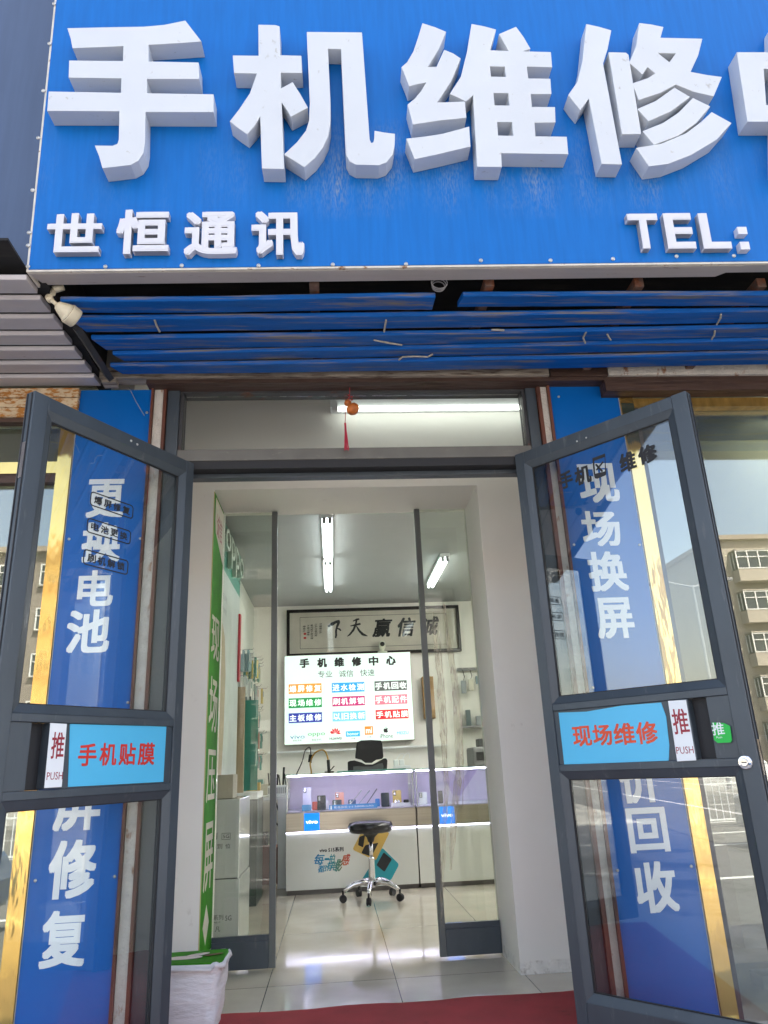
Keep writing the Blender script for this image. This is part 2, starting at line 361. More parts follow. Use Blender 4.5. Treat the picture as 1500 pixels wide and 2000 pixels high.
def local_part(name, mb, m, parent, world, label=None, smooth=False):
    """a part whose mesh sits round its own origin (so it can be copied about)"""
    me = bpy.data.meshes.new(name); me.from_pydata(mb.v, [], mb.f); me.update(); me.materials.append(m)
    if smooth: me.polygons.foreach_set('use_smooth', [True]*len(me.polygons))
    o = bpy.data.objects.new(name, me); COL.objects.link(o); o.parent = parent
    o.location = tuple(np.array(world, float)-np.array(parent['_o']))
    if label: o['label'] = label
    return o
def screws(parent, pts, nrm, r=.006):
    first = None
    for q in pts:
        if first is None:
            mb = MB(); mb.lathe((0, 0, 0), [(r, 0), (r*.95, r*.35), (r*.55, r*.75), (r*.5, r*.45), (.0001, r*.45)], nrm, 12)
            first = local_part('screw', mb, M['screw'], parent, q)
        else: putcopy(first, q, parent)

# ================================================================== SETTING
Z0 = -0.56                                    # pavement level
mb = MB(); mb.box(-3.2, 3.6, 2.86, 8.6, -.10, 0)
def floor_mat():
    m, t, b = newmat('polished_tiles'); L = t.links
    g = N(t, 'ShaderNodeNewGeometry'); mp = N(t, 'ShaderNodeMapping'); mp.inputs['Location'].default_value = (.330, -4.058+1.15*4, 0)
    L.new(g.outputs['Position'], mp.inputs[0])
    br = N(t, 'ShaderNodeTexBrick'); br.offset = 0; br.squash = 1
    br.inputs['Scale'].default_value = 1; br.inputs['Brick Width'].default_value = .594; br.inputs['Row Height'].default_value = 1.12
    br.inputs['Mortar Size'].default_value = .0022; br.inputs['Mortar Smooth'].default_value = .1; br.inputs['Bias'].default_value = 0
    br.inputs['Color1'].default_value = (.60, .545, .45, 1); br.inputs['Color2'].default_value = (.545, .495, .41, 1); br.inputs['Mortar'].default_value = (.10, .09, .08, 1)
    L.new(mp.outputs[0], br.inputs[0])
    n = N(t, 'ShaderNodeTexNoise'); n.inputs['Scale'].default_value = 1; n.inputs['Detail'].default_value = 7; L.new(coords(t, (3, 3, 3)), n.inputs['Vector'])
    r = N(t, 'ShaderNodeMapRange'); r.inputs[1].default_value = .3; r.inputs[2].default_value = .7; r.inputs[3].default_value = .88; r.inputs[4].default_value = 1.1; L.new(n.outputs[0], r.inputs[0])
    mu = N(t, 'ShaderNodeVectorMath', operation='SCALE'); L.new(br.outputs[0], mu.inputs[0]); L.new(r.outputs[0], mu.inputs['Scale']); L.new(mu.outputs[0], b.inputs['Base Color'])
    r2 = N(t, 'ShaderNodeMapRange'); r2.inputs[1].default_value = .35; r2.inputs[2].default_value = .75; r2.inputs[3].default_value = .04; r2.inputs[4].default_value = .16; L.new(n.outputs[0], r2.inputs[0]); L.new(r2.outputs[0], b.inputs['Roughness'])
    b.inputs['Specular IOR Level'].default_value = .9
    return m
struct(mb.build('floor', floor_mat()))
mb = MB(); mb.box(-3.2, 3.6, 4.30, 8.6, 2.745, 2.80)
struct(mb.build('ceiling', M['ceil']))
# step, pavement, kerb, road
mb = MB(); mb.box(-3, 4, 2.2, 2.857, Z0, -.02); mb.box(-3, 4, 1.85, 2.197, Z0, -.20); mb.box(-3, 4, 1.5, 1.847, Z0, -.38)
struct(mb.build('steps', mat('granite_steps', (.38, .37, .35), .6, var=.1, vs_=(60, 60, 60))))
mb = MB(); mb.box(-60, 60, -1.2, 12, Z0-.3, Z0)
struct(mb.build('pavement', mat('paving', (.46, .44, .40), .8, var=.15, vs_=(2, 2, 2), dirt=(.2, .19, .18), dthr=(.5, .6), dscale=(1, 1, 1))))
mb = MB(); mb.box(-200, 200, -400, 200, Z0-.6, Z0-.42)
struct(mb.build('ground', mat('earth_ground', (.18, .16, .13), .9)))
mb = MB(); mb.box(-60, 60, -24, -1.21, Z0-.40, Z0-.14)
struct(mb.build('road', mat('asphalt', (.13, .125, .118), .85, var=.15, vs_=(.6, .6, .6), bump=.3, bscale=60)))
mb = MB()
for y in (-4.6, -10.2, -12.6): mb.box(-60, 60, y-.07, y+.07, Z0-.139, Z0-.134)
for y in (-8.2, -15, -18.5):
    for k in range(-9, 10): mb.box(k*6, k*6+3, y-.07, y+.07, Z0-.139, Z0-.134)
struct(mb.build('road_markings', mat('road_paint', (.7, .7, .68), .7, var=.1)))
mb = MB(); mb.box(-60, 60, -40, -24, Z0-.3, Z0)
struct(mb.build('far_pavement', mat('far_paving', (.30, .29, .27), .8, var=.15)))

# ------------------------------------------------------------------ the shop building
B = thing('shop_building', (0, 3.9, Z0), 'white plastered shop building with its front room open behind the two glass doors', 'building')
W = M['wall']
mb = MB()                                                     # front wall of the passage, opening x -.637....838, z to 2.425
mb.box(-.97, -.637, 3.85, 4.30, 0, 2.425); mb.box(.838, 3.6, 3.85, 4.30, .055, 2.425); mb.box(-.97, 3.6, 3.85, 4.30, 2.425, 3.5)
mb.build('passage_wall', W, B, 'white wall pierced by the inner doorway')
mb = MB(); mb.box(.838, 3.6, 3.8515, 4.301, 0, .055)
mb.build('wall_foot', M['skirt'], B, 'flaking damp foot of the white wall right of the passage')
mb = MB(); mb.box(-.96, -.90, 4.30, 8.5, 0, 2.745); mb.build('side_wall', W, B, 'left side wall of the room')
mb = MB(); mb.box(3.2, 3.3, 4.30, 8.5, 0, 2.745); mb.build('side_wall', W, B, 'right side wall of the room')
mb = MB(); mb.box(-.96, 3.3, 8.5, 8.6, 0, 2.745); mb.build('rear_wall', W, B)
mb = MB(); mb.box(-.97, -.90, 3.12, 3.85, 0, 3.1); mb.box(1.25, 1.32, 3.12, 3.85, 0, 3.1)   # vestibule cheeks
build_each(mb, 'vestibule_wall', W, B)
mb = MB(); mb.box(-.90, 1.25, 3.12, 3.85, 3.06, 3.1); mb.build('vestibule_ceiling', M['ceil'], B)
# show windows' rooms left and right
GW = mat('display_wall', (.40, .41, .33), .8, var=.05)
mb = MB(); mb.box(-4, -.97, 4.0, 4.1, Z0, 3.1); mb.box(-4, -.97, 3.12, 4.0, 2.66, 2.7); mb.box(-4, -.97, 3.12, 4.0, -.3, -.25)
mb.box(1.32, 5, 4.425, 4.5, Z0, 3.1); mb.box(1.32, 5, 3.12, 3.84, 2.66, 2.7); mb.box(1.32, 5, 3.12, 3.84, -.3, -.25); mb.box(1.325, 5, 3.80, 3.845, -.25, 2.66)
build_each(mb, 'display_recess', GW, B)
UW = mat('upper_render', (.30, .28, .25), .8)
mb = MB(); mb.box(-12, 12, 3.12, 11, 3.52, 8.2); mb.box(-12, -4.05, 3.12, 11, Z0, 3.5); mb.box(5.05, 12, 3.12, 11, Z0, 3.5); mb.box(-4.0, 5.0, 8.65, 11, Z0, 3.5); mb.box(-4.0, 5.0, 3.0, 3.12, 2.70, 3.5)
mb.build('outer_wall', UW, B)  # unseen storeys and flanks; height set to keep the sun off the front
mb = MB()                                                     # wall strips beside the door: rough plaster
mb.box(-.775, -.735, 3.0, 3.12, 0, 2.60); mb.box(.992, 1.022, 3.0, 3.12, 0, 2.60)
build_each(mb, 'plaster_reveal', M['plaster'], B, 'rough broken plaster strip between door frame and blue panel')
mb = MB(); mb.box(-1.15, -.785, 3.03, 3.12, -.3, 2.6); mb.box(1.045, 1.40, 3.03, 3.12, -.3, 2.6); build_each(mb, 'pier', UW, B)
mb = MB(); mb.box(-.735, -.722, 2.995, 3.12, 0, 2.60); mb.box(-.787, -.777, 2.985, 3.12, 0, 2.6); mb.box(.975, .992, 2.995, 3.12, 0, 2.60); mb.box(1.0225, 1.034, 2.985, 3.12, 0, 2.6)
build_each(mb, 'timber_strip', M['woodv'], B, 'splintered brown timber strips beside the door frame')

# lintel beams above the door
mb = MB(); mb.box(-1.0, 1.02, 2.925, 2.99, 2.605, 2.665); mb.build('lintel_board', M['oldbeam'], B, 'weathered grey board under the blue slats')
mb = MB(); mb.box(-.80, 3.4, 2.94, 3.02, 2.585, 2.603); mb.box(1.03, 1.30, 2.93, 2.99, 2.6035, 2.665); mb.build('lintel_board', M['wood'], B, 'dark brown timber lintel over the door')
mb = MB(); mb.box(1.302, 3.4, 2.925, 2.99, 2.6035, 2.69); mb.build('lintel_board', M['plaster'], B, 'flaking plaster lintel above the right window')
mb = MB(); mb.box(1.28, 3.4, 2.93, 3.0, 2.525, 2.583); mb.build('lintel_board', M['wood'], B, 'brown timber rail above the right window')
mb = MB()
for k in range(3): mb.box(-3.4, -1.10, 2.975+.004*(k % 2), 3.03, 2.445+k*.048, 2.445+k*.048+.045)
mb.build('lintel_plate', M['rustplate'], B, 'rust stained cream metal plate above the left window', bevel=.004)
mb = MB(); mb.box(-3.4, -1.10, 2.985, 3.03, 2.425, 2.444); mb.build('lintel_board', M['wood'], B, 'narrow brown strip under the rusty plate')

# ================================================================== BIG SIGN
SO = np.array([-1.03, 2.2, 2.616])
S = P(SO, (1, -.0255, 0), (0, -.06, 1)); SD = .07
sg = thing('shop_sign', SO, 'large blue fascia sign with raised white lettering over the door', 'sign')
mb = MB(); mb.pbox(S, .004, 4.6, .004, 1.75, -.012, 0); mb.build('sign_panel', M['sign'], sg, 'bright blue sign sheet')
mb = MB(); mb.pbox(S, -.004, .0035, -.004, 1.76, -.10, -.002); mb.pbox(S, .0035, 4.6, -.004, .0035, -.014, -.002); mb.build('sign_edge', M['edge'], sg, 'cream rust spotted rim of the sign')
mb = MB(); mb.quad(S.w(-.004, -.005, -.014), S.w(2.56, -.005, -.014), S.w(2.50, .012, -.108), S.w(.02, .012, -.108))
mb.v += []; o = mb.build('sign_soffit', M['casing'], sg, 'grey sheet metal underside of the sign')
so_ = o.modifiers.new('solid', 'SOLIDIFY'); so_.thickness = .003; so_.offset = 1
mb = MB(); mb.quad(S.w(2.565, -.003, -.014), S.w(4.6, -.003, -.014), S.w(4.6, .014, -.085), S.w(2.51, .014, -.085))
o = mb.build('sign_soffit', M['casing'], sg, 'second sheet of the sign underside, at the right'); so_ = o.modifiers.new('solid', 'SOLIDIFY'); so_.thickness = .003; so_.offset = 1
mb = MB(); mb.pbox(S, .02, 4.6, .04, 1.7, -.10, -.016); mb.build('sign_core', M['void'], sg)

F = S.off(SD)                                            # plane of the letters' faces
def T(pts, ox=0): return [F.px((x+ox)/2, y/2) for x, y in pts]
BIG = {
 'shou': ([(263,110),(440,106),(560,104),(640,97),(724,80),(787,162),(700,168),(580,175),(580,240),(776,244),(778,308),(574,308),(574,364),(834,368),(834,438),(568,437),(566,560),(560,597),(540,628),(510,644),(400,657),(387,610),(370,568),(440,569),(458,562),(464,545),(466,434),(184,433),(190,357),(472,362),(474,306),(268,303),(270,236),(480,238),(482,180),(380,184),(283,188),(276,150)], []),
 'ji_a': ([(1009,96),(1075,97),(1092,102),(1095,215),(1177,217),(1180,285),(1097,284),(1097,345),(1143,320),(1172,365),(1203,420),(1136,456),(1118,425),(1100,400),(1110,660),(1023,658),(1016,455),(994,492),(965,524),(930,500),(897,474),(935,425),(975,365),(1003,287),(914,285),(909,216),(1010,217)], []),
 'ji_b': ([(1198,124),(1414,126),(1444,545),(1450,558),(1458,556),(1462,540),(1463,510),(1500,517),(1543,522),(1542,565),(1534,604),(1510,634),(1480,645),(1390,643),(1365,630),(1352,605),(1349,560),(1332,192),(1281,190),(1291,400),(1291,480),(1282,532),(1262,575),(1232,615),(1189,653),(1150,628),(1109,603),(1160,555),(1195,510),(1207,470),(1210,400)], []),
}
BIG2 = {
 'wei_a': ([(150,90),(200,106),(243,124),(215,190),(171,262),(205,260),(235,194),(270,208),(300,228),(262,318),(208,400),(316,396),(322,460),(220,470),(113,486),(92,408),(120,385),(145,355),(165,322),(130,328),(98,337),(84,300),(68,262),(90,243),(115,200),(135,140)], []),
 'wei_b': ([(87,541),(160,533),(230,522),(333,494),(338,572),(220,600),(120,622)], []),
 'wei_c': ([(342,93),(390,102),(438,115),(415,196),(487,199),(449,133),(516,104),(546,145),(572,190),(543,200),(652,203),(657,262),(558,260),(564,306),(650,307),(654,367),(573,367),(578,417),(668,418),(670,478),(588,479),(592,532),(714,534),(720,602),(458,598),(460,652),(364,651),(348,372),(320,396),(287,380),(257,366),(300,300),(325,200)],
           [[(414,259),(472,260),(476,300),(418,299)], [(428,363),(486,364),(490,412),(432,411)], [(442,476),(500,477),(505,530),(446,529)]]),
 'xiu_a': ([(790,93),(840,104),(888,118),(874,190),(856,248),(930,642),(850,640),(800,385),(767,430),(742,400),(720,370),(755,320),(775,240)], []),
 'xiu_b': ([(877,203),(945,205),(955,213),(1005,523),(930,524)], []),
 'xiu_c': ([(997,89),(1045,95),(1092,105),(1080,147),(1244,151),(1228,215),(1198,280),(1260,292),(1320,300),(1288,376),(1210,358),(1140,330),(1080,362),(995,390),(970,325),(1030,305),(1060,286),(1030,262),(1010,290),(985,268),(958,245),(985,180)], [[(1070,207),(1140,208),(1115,242)]]),
 'xiu_d': ([(990,425),(1060,395),(1135,342),(1196,378),(1120,435),(1033,473)], []),
 'xiu_e': ([(1010,512),(1090,480),(1150,440),(1207,382),(1275,415),(1220,480),(1150,530),(1055,566)], []),
 'xiu_f': ([(985,577),(1080,562),(1180,520),(1240,475),(1280,437),(1358,480),(1300,545),(1200,605),(1110,640),(1035,650)], []),
 'zhong': ([(1378,204),(1525,204),(1522,90),(1610,90),(1612,204),(1765,204),(1752,475),(1625,475),(1628,652),(1540,652),(1536,475),(1420,475)], [[(1483,268),(1528,268),(1532,410),(1493,410)], [(1614,268),(1670,268),(1668,410),(1618,410)]]),
}
def biglet(groups, src, ox, lab):
    mb = MB()
    for g in groups:
        o_, h_ = src[g]; mb.prism(F, T(o_, ox), -SD+.001, 0, [T(h, ox) for h in h_])
    return mb.build('letter', M['letter'], sg, lab, bevel=.0015)
biglet(['shou'], BIG, 0, 'big raised character for hand')
biglet(['ji_a', 'ji_b'], BIG, 0, 'big raised character for machine')
biglet(['wei_a', 'wei_b', 'wei_c'], BIG2, 1500, 'big raised character of a thread radical beside a short tailed bird')
biglet(['xiu_a', 'xiu_b', 'xiu_c', 'xiu_d', 'xiu_e', 'xiu_f'], BIG2, 1500, 'big raised character with three sweeping strokes')
biglet(['zhong'], BIG2, 1500, 'big raised character for middle, cut by the picture edge')
F2 = S.off(.028)
for ch, bx in (('世', (91,416,198,492)), ('恒', (227,409,330,495)), ('通', (360,413,463,497)), ('讯', (491,412,594,498))):
    a0, a1, b0, b1 = F2.box(*bx); mb = MB(); mb.text(F2, ch, a0, a1, b0, b1, c=-.027, off=.028, res=3, ext=.027); mb.build('letter', M['letter_s'], sg, 'small raised character '+ch)
for ch, bx in (('T', (1229,417,1288,485)), ('E', (1300,416,1355,485)), ('L', (1369,416,1424,485))) :
    a0, a1, b0, b1 = F2.box(*bx); mb = MB(); mb.text(F2, ch, a0, a1, b0, b1, c=-.027, off=.03, res=3, ext=.027); mb.build('letter', M['letter_s'], sg, 'small raised letter '+ch)
for k, bx in enumerate(((1441,443,1459,457), (1446,472,1464,487))):
    a0, a1, b0, b1 = F2.box(*bx); mb = MB(); mb.pbox(F2, a0, a1, b0, b1, -.027, 0); mb.build('colon_dot', M['letter_s'], sg, ['upper square dot of the colon', 'lower square dot of the colon'][k])
screws(sg, [S.w(*S.px(x, y), .0005) for x, y in ((55,521),(206,521),(355,519),(505,519),(650,517),(793,516),(939,509),(1075,509),(1197,506),(1321,501),(1433,500),(106,8),(97,86),(85,178),(75,270),(64,372),(57,455),(55,480))], S.n, .0075)

# ------------------------------------------------------------------ neighbour's board and grey soffit
NB = PY(2.26)
zb = NB.px(50, 521)[1]
nb = thing('neighbour_sign', (-1.9, 2.26, zb), 'plain slate blue board of the next shop, left of the bright blue sign', 'sign board')
mb = MB(); mb.box(-3.6, -1.062, 2.26, 2.275, zb, 4.3); mb.build('board', M['slate'], nb)
mb = MB(); mb.box(-3.6, -1.07, 2.277, 2.36, zb+.02, 4.3); mb.build('frame', M['steeldark'], nb)

gs = thing('soffit_cladding', (-2, 2.6, 2.6), 'stepped grey metal slats under the next shop sign, left of the lamp', 'cladding')
xr = [-1.045, -1.04, -1.035, -1.03, -1.03, -1.025, -1.02, -1.015]
yb = [2.215, 2.33, 2.448, 2.562, 2.673, 2.783, 2.895, 3.012]
yb = [2.107]+yb[:1]+yb[1:]
def slat_profile(y0, y1, z, lip=.016):
    return [(y0+.003, z+.019), (y0, z+.016), (y0+.004, z+.002), (y0+.007, z), (y1-.002, z+.013), (y1-.004, z+.030), (y1-.012, z+.034), (y0+.006, z+.022)]
def slat(xa, xb, ya, yb_, z, twist=0.0, n=10, jit=0.0, prof=slat_profile, cut=0.0):
    """ya, yb_: (front y, rear y) at the two ends"""
    mb = MB(); rings = []
    for i in range(n+1):
        t = i/n; x = xa+(xb-xa)*t
        f_ = ya[0]+(yb_[0]-ya[0])*t; r_ = ya[1]+(yb_[1]-ya[1])*t
        zz = z+twist*math.sin(t*5+xa*3)+random.uniform(-jit, jit)
        pr = prof(f_, r_, zz)
        k = cut*(1 if i == 0 else 0)
        rings.append([(x+k*(q[0]-f_)/(r_-f_), q[0], q[1]) for q in pr])
    m_ = len(rings[0]); vv = [q for r in rings for q in r]; ff = []
    for i in range(n):
        for j in range(m_): ff.append((i*m_+j, i*m_+(j+1) % m_, (i+1)*m_+(j+1) % m_, (i+1)*m_+j))
    ff += [tuple(reversed(range(m_))), tuple(range(n*m_, (n+1)*m_))]
    return mb.add(vv, ff)
for k in range(8):
    if k == 0: continue
    slat(-3.6, xr[k], (yb[k]+.005, yb[k+1]-.006), (yb[k]+.005, yb[k+1]-.006), 2.596, 0, 2).build('slat', M['slatg'], gs, bevel=.0015)
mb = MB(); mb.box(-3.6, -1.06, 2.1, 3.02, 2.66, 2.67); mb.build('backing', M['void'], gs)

bs = thing('awning_slats', (.6, 2.6, 2.6), 'battered blue metal slats under the big sign, above the door', 'cladding')
L5 = [(580, 572), (616, 605), (653, 637), (683, 663), (706, 688), (731, 717)]
def yat(i, x):
    a = atz(500, L5[i][0], 2.6); b = atz(1500, L5[i][1], 2.6); return a[1]+(b[1]-a[1])*(x-a[0])/(b[0]-a[0])
spans = [(0, atz(112, 575, 2.6)[0], atz(846, 600, 2.6)[0]), (0, atz(899, 600, 2.6)[0], 3.4), (1, -.975, 3.4), (2, -.935, 3.4), (3, -.885, 3.4), (4, -.92, 3.4)]
SLF = []
for j, (i, xa, xb) in enumerate(spans):
    dz = [0, .002, .003, .001, .003, 0][j]
    g = (.020, .018, .008, .006, .006)[i]
    o = slat(xa, xb, (yat(i, xa)+.002, yat(i+1, xa)-g), (yat(i, xb)+.002, yat(i+1, xb)-(.006, .005, .005, .004, .004)[i]), 2.594+dz, .004, 30, .001, cut=.03 if j not in (0, 1) else -.008).build('slat', M['slat'], bs, ['blue slat with a sawn off end, in front', 'blue slat starting right of the gap, in front', 'second blue slat', 'third blue slat', 'fourth blue slat', 'rearmost blue slat'][j], bevel=.0015)
# torn tape scraps stuck to the slats
TS = mat('tape_scrap', (.42, .39, .32), .7, var=.2, vs_=(60, 60, 60))
for pl in ([(302,625),(306,636),(312,648)], [(754,625),(752,636),(750,648)], [(730,664),(755,669),(785,674)], [(779,703),(786,697),(810,696),(835,697),(845,692)], [(960,644),(972,644),(985,645)],
           [(1145,648),(1139,660),(1143,670)], [(1186,653),(1189,659),(1193,664)], [(1408,614),(1407,622),(1400,634)], [(1396,646),(1395,655),(1390,663)]):
    pts = [atz(x, y, 2.5935) for x, y in pl]; mb = MB(); mb.tube(pts, .004, 5); mb.build('tape_scrap', TS, bs)
mb = MB(); mb.box(-1.0, 4.2, 2.28, 3.1, 2.86, 2.9); mb.box(-1.05, -1.0, 2.28, 3.1, 2.63, 2.9); mb.build('void_lining', M['void'], bs)  # near black sheets stand in for the shade inside the overhang
fr = thing('sign_brackets', (.6, 2.6, 2.63), 'rusty steel angle bars carrying the sign, seen in the dark gap', 'bracket')
for (xa, xb, y0) in ((602,626,566), (938,968,565), (1236,1262,556), (1470,1510,555)):
    a = atz((xa+xb)/2, y0, 2.64); mb = MB(); mb.box(a[0]-.018, a[0]+.018, 2.30, 2.95, 2.632, 2.672); mb.build('angle_bar', M['rust'], fr, bevel=.002)
a = atz(150, 640, 2.605); b = atz(222, 750, 2.605)
mb = MB(); mb.tube([a, (a+b)/2, b], .018, 4); mb.build('angle_bar', M['steeldark'], fr, 'dark steel bar running back at the left end of the slats')
mb = MB(); mb.box(-.99, -.93, 2.93, 2.985, 2.585, 2.665); mb.build('end_block', M['oldbeam'], fr, 'block of old timber at the bar end')
ca = thing('cable_coil', atz(858, 555, 2.63), 'small coil of grey cable hanging under the sign', 'cable')
mb = MB(); c_ = atz(858, 552, 2.63)
for k in range(3): mb.tube([c_+np.array([math.cos(t)*(.030-.003*k), .012*k, math.sin(t)*(.026-.002*k)]) for t in np.linspace(0, 2*math.pi, 22)], .0022, 5)
mb.build('coil', M['grey'], ca)
wr = MB(); wr.tube([aty(252, 757, 2.985), aty(266, 785, 2.96), aty(282, 812, 2.97)], .0016, 5)
tag(wr.build('loose_wire', M['grey']), 'short straight wire hanging over the top of the left blue panel', 'wire')

# lamp / camera on its bracket
lp = thing('floodlight', atz(105, 582, 2.57), 'old cream bullet lamp on a swivel bracket, at the left end of the blue slats', 'lamp')
LA = aty(112, 596, 2.33); LB = aty(150, 624, 2.385); ax = (LB-LA)/np.linalg.norm(LB-LA); Ln = np.linalg.norm(LB-LA)
mb = MB(); mb.lathe(LA, [(.008, -.005), (.016, 0), (.022, .012), (.030, .03), (.036, .045), (.0365, Ln*.52)], ax, 28); mb.build('housing', M['cream'], lp, smooth=True, weld=False)
mb = MB(); mb.lathe(LA, [(.0375, Ln*.54), (.0385, Ln*.57), (.0385, Ln*.60), (.036, Ln*.96), (.033, Ln*1.0), (.029, Ln*.985), (.028, Ln*.95)], ax, 28); mb.build('shade', M['cream'], lp, smooth=True)
mb = MB(); mb.lathe(LA, [(.0372, Ln*.525), (.0372, Ln*.54)], ax, 28); mb.build('seal', M['rust'], lp)
mb = MB(); mb.lathe(LA, [(.027, Ln*.90), (.027, Ln*.955)], ax, 24); mb.build('lens', M['black'], lp)
mb = MB(); k0 = aty(97, 583, 2.33); mb.lathe(k0-np.array([0, .012, 0]), [(.012, 0), (.013, .004), (.013, .02), (.012, .024)], (0, 1, 0), 16); mb.tube([k0, LA-ax*.004], .0075, 10); k1 = aty(104, 566, 2.34); mb.tube([k0, (k0+k1)/2+np.array([.004, 0, 0]), k1], .010, 10); mb.tube([k1, k1+np.array([.03, .01, .02])], .014, 10)
mb.build('bracket', M['cream'], lp, smooth=True)

# ================================================================== VERTICAL BLUE PANELS
def vpanel(x0, x1, label, chars, scr):
    p = P((x0, 3.0, -.25), (1, 0, 0)); o = thing('vertical_sign', (x0, 3.0, -.25), label, 'sign', 'upright blue sign panels beside the door')
    mb = MB(); mb.pbox(p, 0, x1-x0, 0, 2.835, -.012, 0); mb.build('sign_panel', M['vblue'], o)
    mb = MB(); mb.pbox(p, -.004, -.0005, 0, 2.835, -.014, -.001); mb.pbox(p, x1-x0+.0005, x1-x0+.004, 0, 2.835, -.014, -.001); build_each(mb, 'edge_strip', M['edge'], o)
    for ch, bx in chars:
        a0, a1, b0, b1 = p.box(*bx); mb = MB(); mb.text(p, ch, a0, a1, b0, b1, c=.0008, off=.026, res=3); mb.build('character', M['white'], o, 'white character '+ch)
    screws(o, [p.w(*p.px(x, y), .0003) for x, y in scr], p.n, .006)
    return o
vpanel(-1.103, -.790, 'left upright blue panel reading battery replacement and cracked screen repair', (('更', (170,936,243,1011)), ('换', (160,1020,236,1098)), ('电', (152,1114,222,1184)), ('池', (130,1191,215,1275)), ('爆', (118,1425,205,1510)), ('屏', (107,1520,197,1622)), ('修', (95,1640,188,1755)), ('复', (80,1778,168,1890))),
       ((287,806),(135,1053),(274,1052),(103,1379),(250,1372),(69,1720),(224,1712)))
vpanel(1.038, 1.362, 'right upright blue panel reading on site screen change and phone buy back', (('现', (1130,905,1207,982)), ('场', (1136,998,1211,1067)), ('换', (1149,1077,1224,1155)), ('屏', (1164,1167,1237,1247)), ('高', (1190,1385,1265,1465)), ('价', (1208,1478,1287,1569)), ('回', (1226,1577,1304,1665)), ('收', (1241,1682,1322,1783))),
       ((1091,775),(1204,771),(1121,1064),(1249,1064),(1158,1343),(1293,1341),(1206,1700),(1350,1692)))

# ================================================================== SHOW WINDOWS
def swin(name, x0, x1, z0, z1, label, gx0, gx1):
    o = thing('shop_window', ((x0+x1)/2, 3.02, z0), label, 'window', 'show windows either side of the door')
    mb = MB(); mb.box(x0, x1, 3.045, 3.051, z0, z1); mb.build('pane', M['glassW'], o)
    mb = MB(); mb.pbox(PY(2.992), gx0, gx1, z0, z1, -.05, 0); mb.build('gold_trim', M['gold'], o, 'mirror gold upright trim')
    mb = MB(); mb.box(x0, x1, 3.02, 3.06, z0-.05, z0-.002); mb.build('sill', M['goldold'], o)
    return o
wl = swin('w', -3.4, -1.168, -.22, 2.424, 'left show window with mirror gold trim beside the blue panel', -1.166, -1.108)
a_, b_ = aty(30, 912, 3.03), aty(30, 930, 3.03)
mb = MB(); mb.box(-3.4, -1.168, 3.00, 3.044, b_[2], a_[2]+.01); mb.build('gold_bar', M['gold'], wl)
mb = MB(); mb.box(-3.4, -1.168, 3.005, 3.044, b_[2]-.04, b_[2]-.001); mb.build('window_rail', M['wood'], wl)
wr_ = swin('w', 1.43, 3.6, -.22, 2.522, 'right show window with mirror gold trim, mirroring the flats across the road', 1.367, 1.428)
mb = MB(); mb.box(1.43, 3.6, 3.0, 3.044, 2.475, 2.521); mb.build('gold_bar', M['goldold'], wr_)
mb = MB(); mb.box(1.43, 1.455, 3.01, 3.044, -.22, 2.474); mb.build('window_rail', M['steeldark'], wr_)

# ================================================================== DOOR FRAME AND TRANSOM
df = thing('door_frame', (.14, 3.05, 0), 'dark grey aluminium door frame with a clear fanlight over the open doors', 'door frame')
mb = MB(); mb.box(-.720, -.665, 3.01, 3.10, 0, 2.60); mb.build('jamb', M['alu'], df, bevel=.003)
mb = MB(); mb.box(.925, .974, 3.01, 3.10, 0, 2.60); mb.build('jamb', M['alu'], df, bevel=.003)
mb = MB(); mb.box(-.664, .924, 3.01, 3.10, 2.238, 2.292); mb.build('transom_bar', M['alud'], df, bevel=.002)
mb = MB(); mb.box(-.664, .924, 3.014, 3.10, 2.20, 2.2375); mb.build('door_track', M['black'], df)
mb = MB(); mb.box(-.664, .924, 3.045, 3.052, 2.218, 2.2225); mb.build('track_lip', M['rust'], df)
mb = MB(); mb.box(-.664, .924, 3.07, 3.12, 2.180, 2.1995); mb.build('door_stop', M['alu'], df, bevel=.001)
mb = MB(); mb.box(-.664, -.650, 3.02, 3.09, 2.2925, 2.59); mb.box(.910, .924, 3.02, 3.09, 2.2925, 2.59); mb.box(-.649, .909, 3.02, 3.09, 2.575, 2.59); build_each(mb, 'fanlight_bead', M['steeldark'], df)
mb = MB(); mb.box(-.649, .909, 3.05, 3.055, 2.2925, 2.574); mb.build('fanlight_pane', M['glassF'], df)

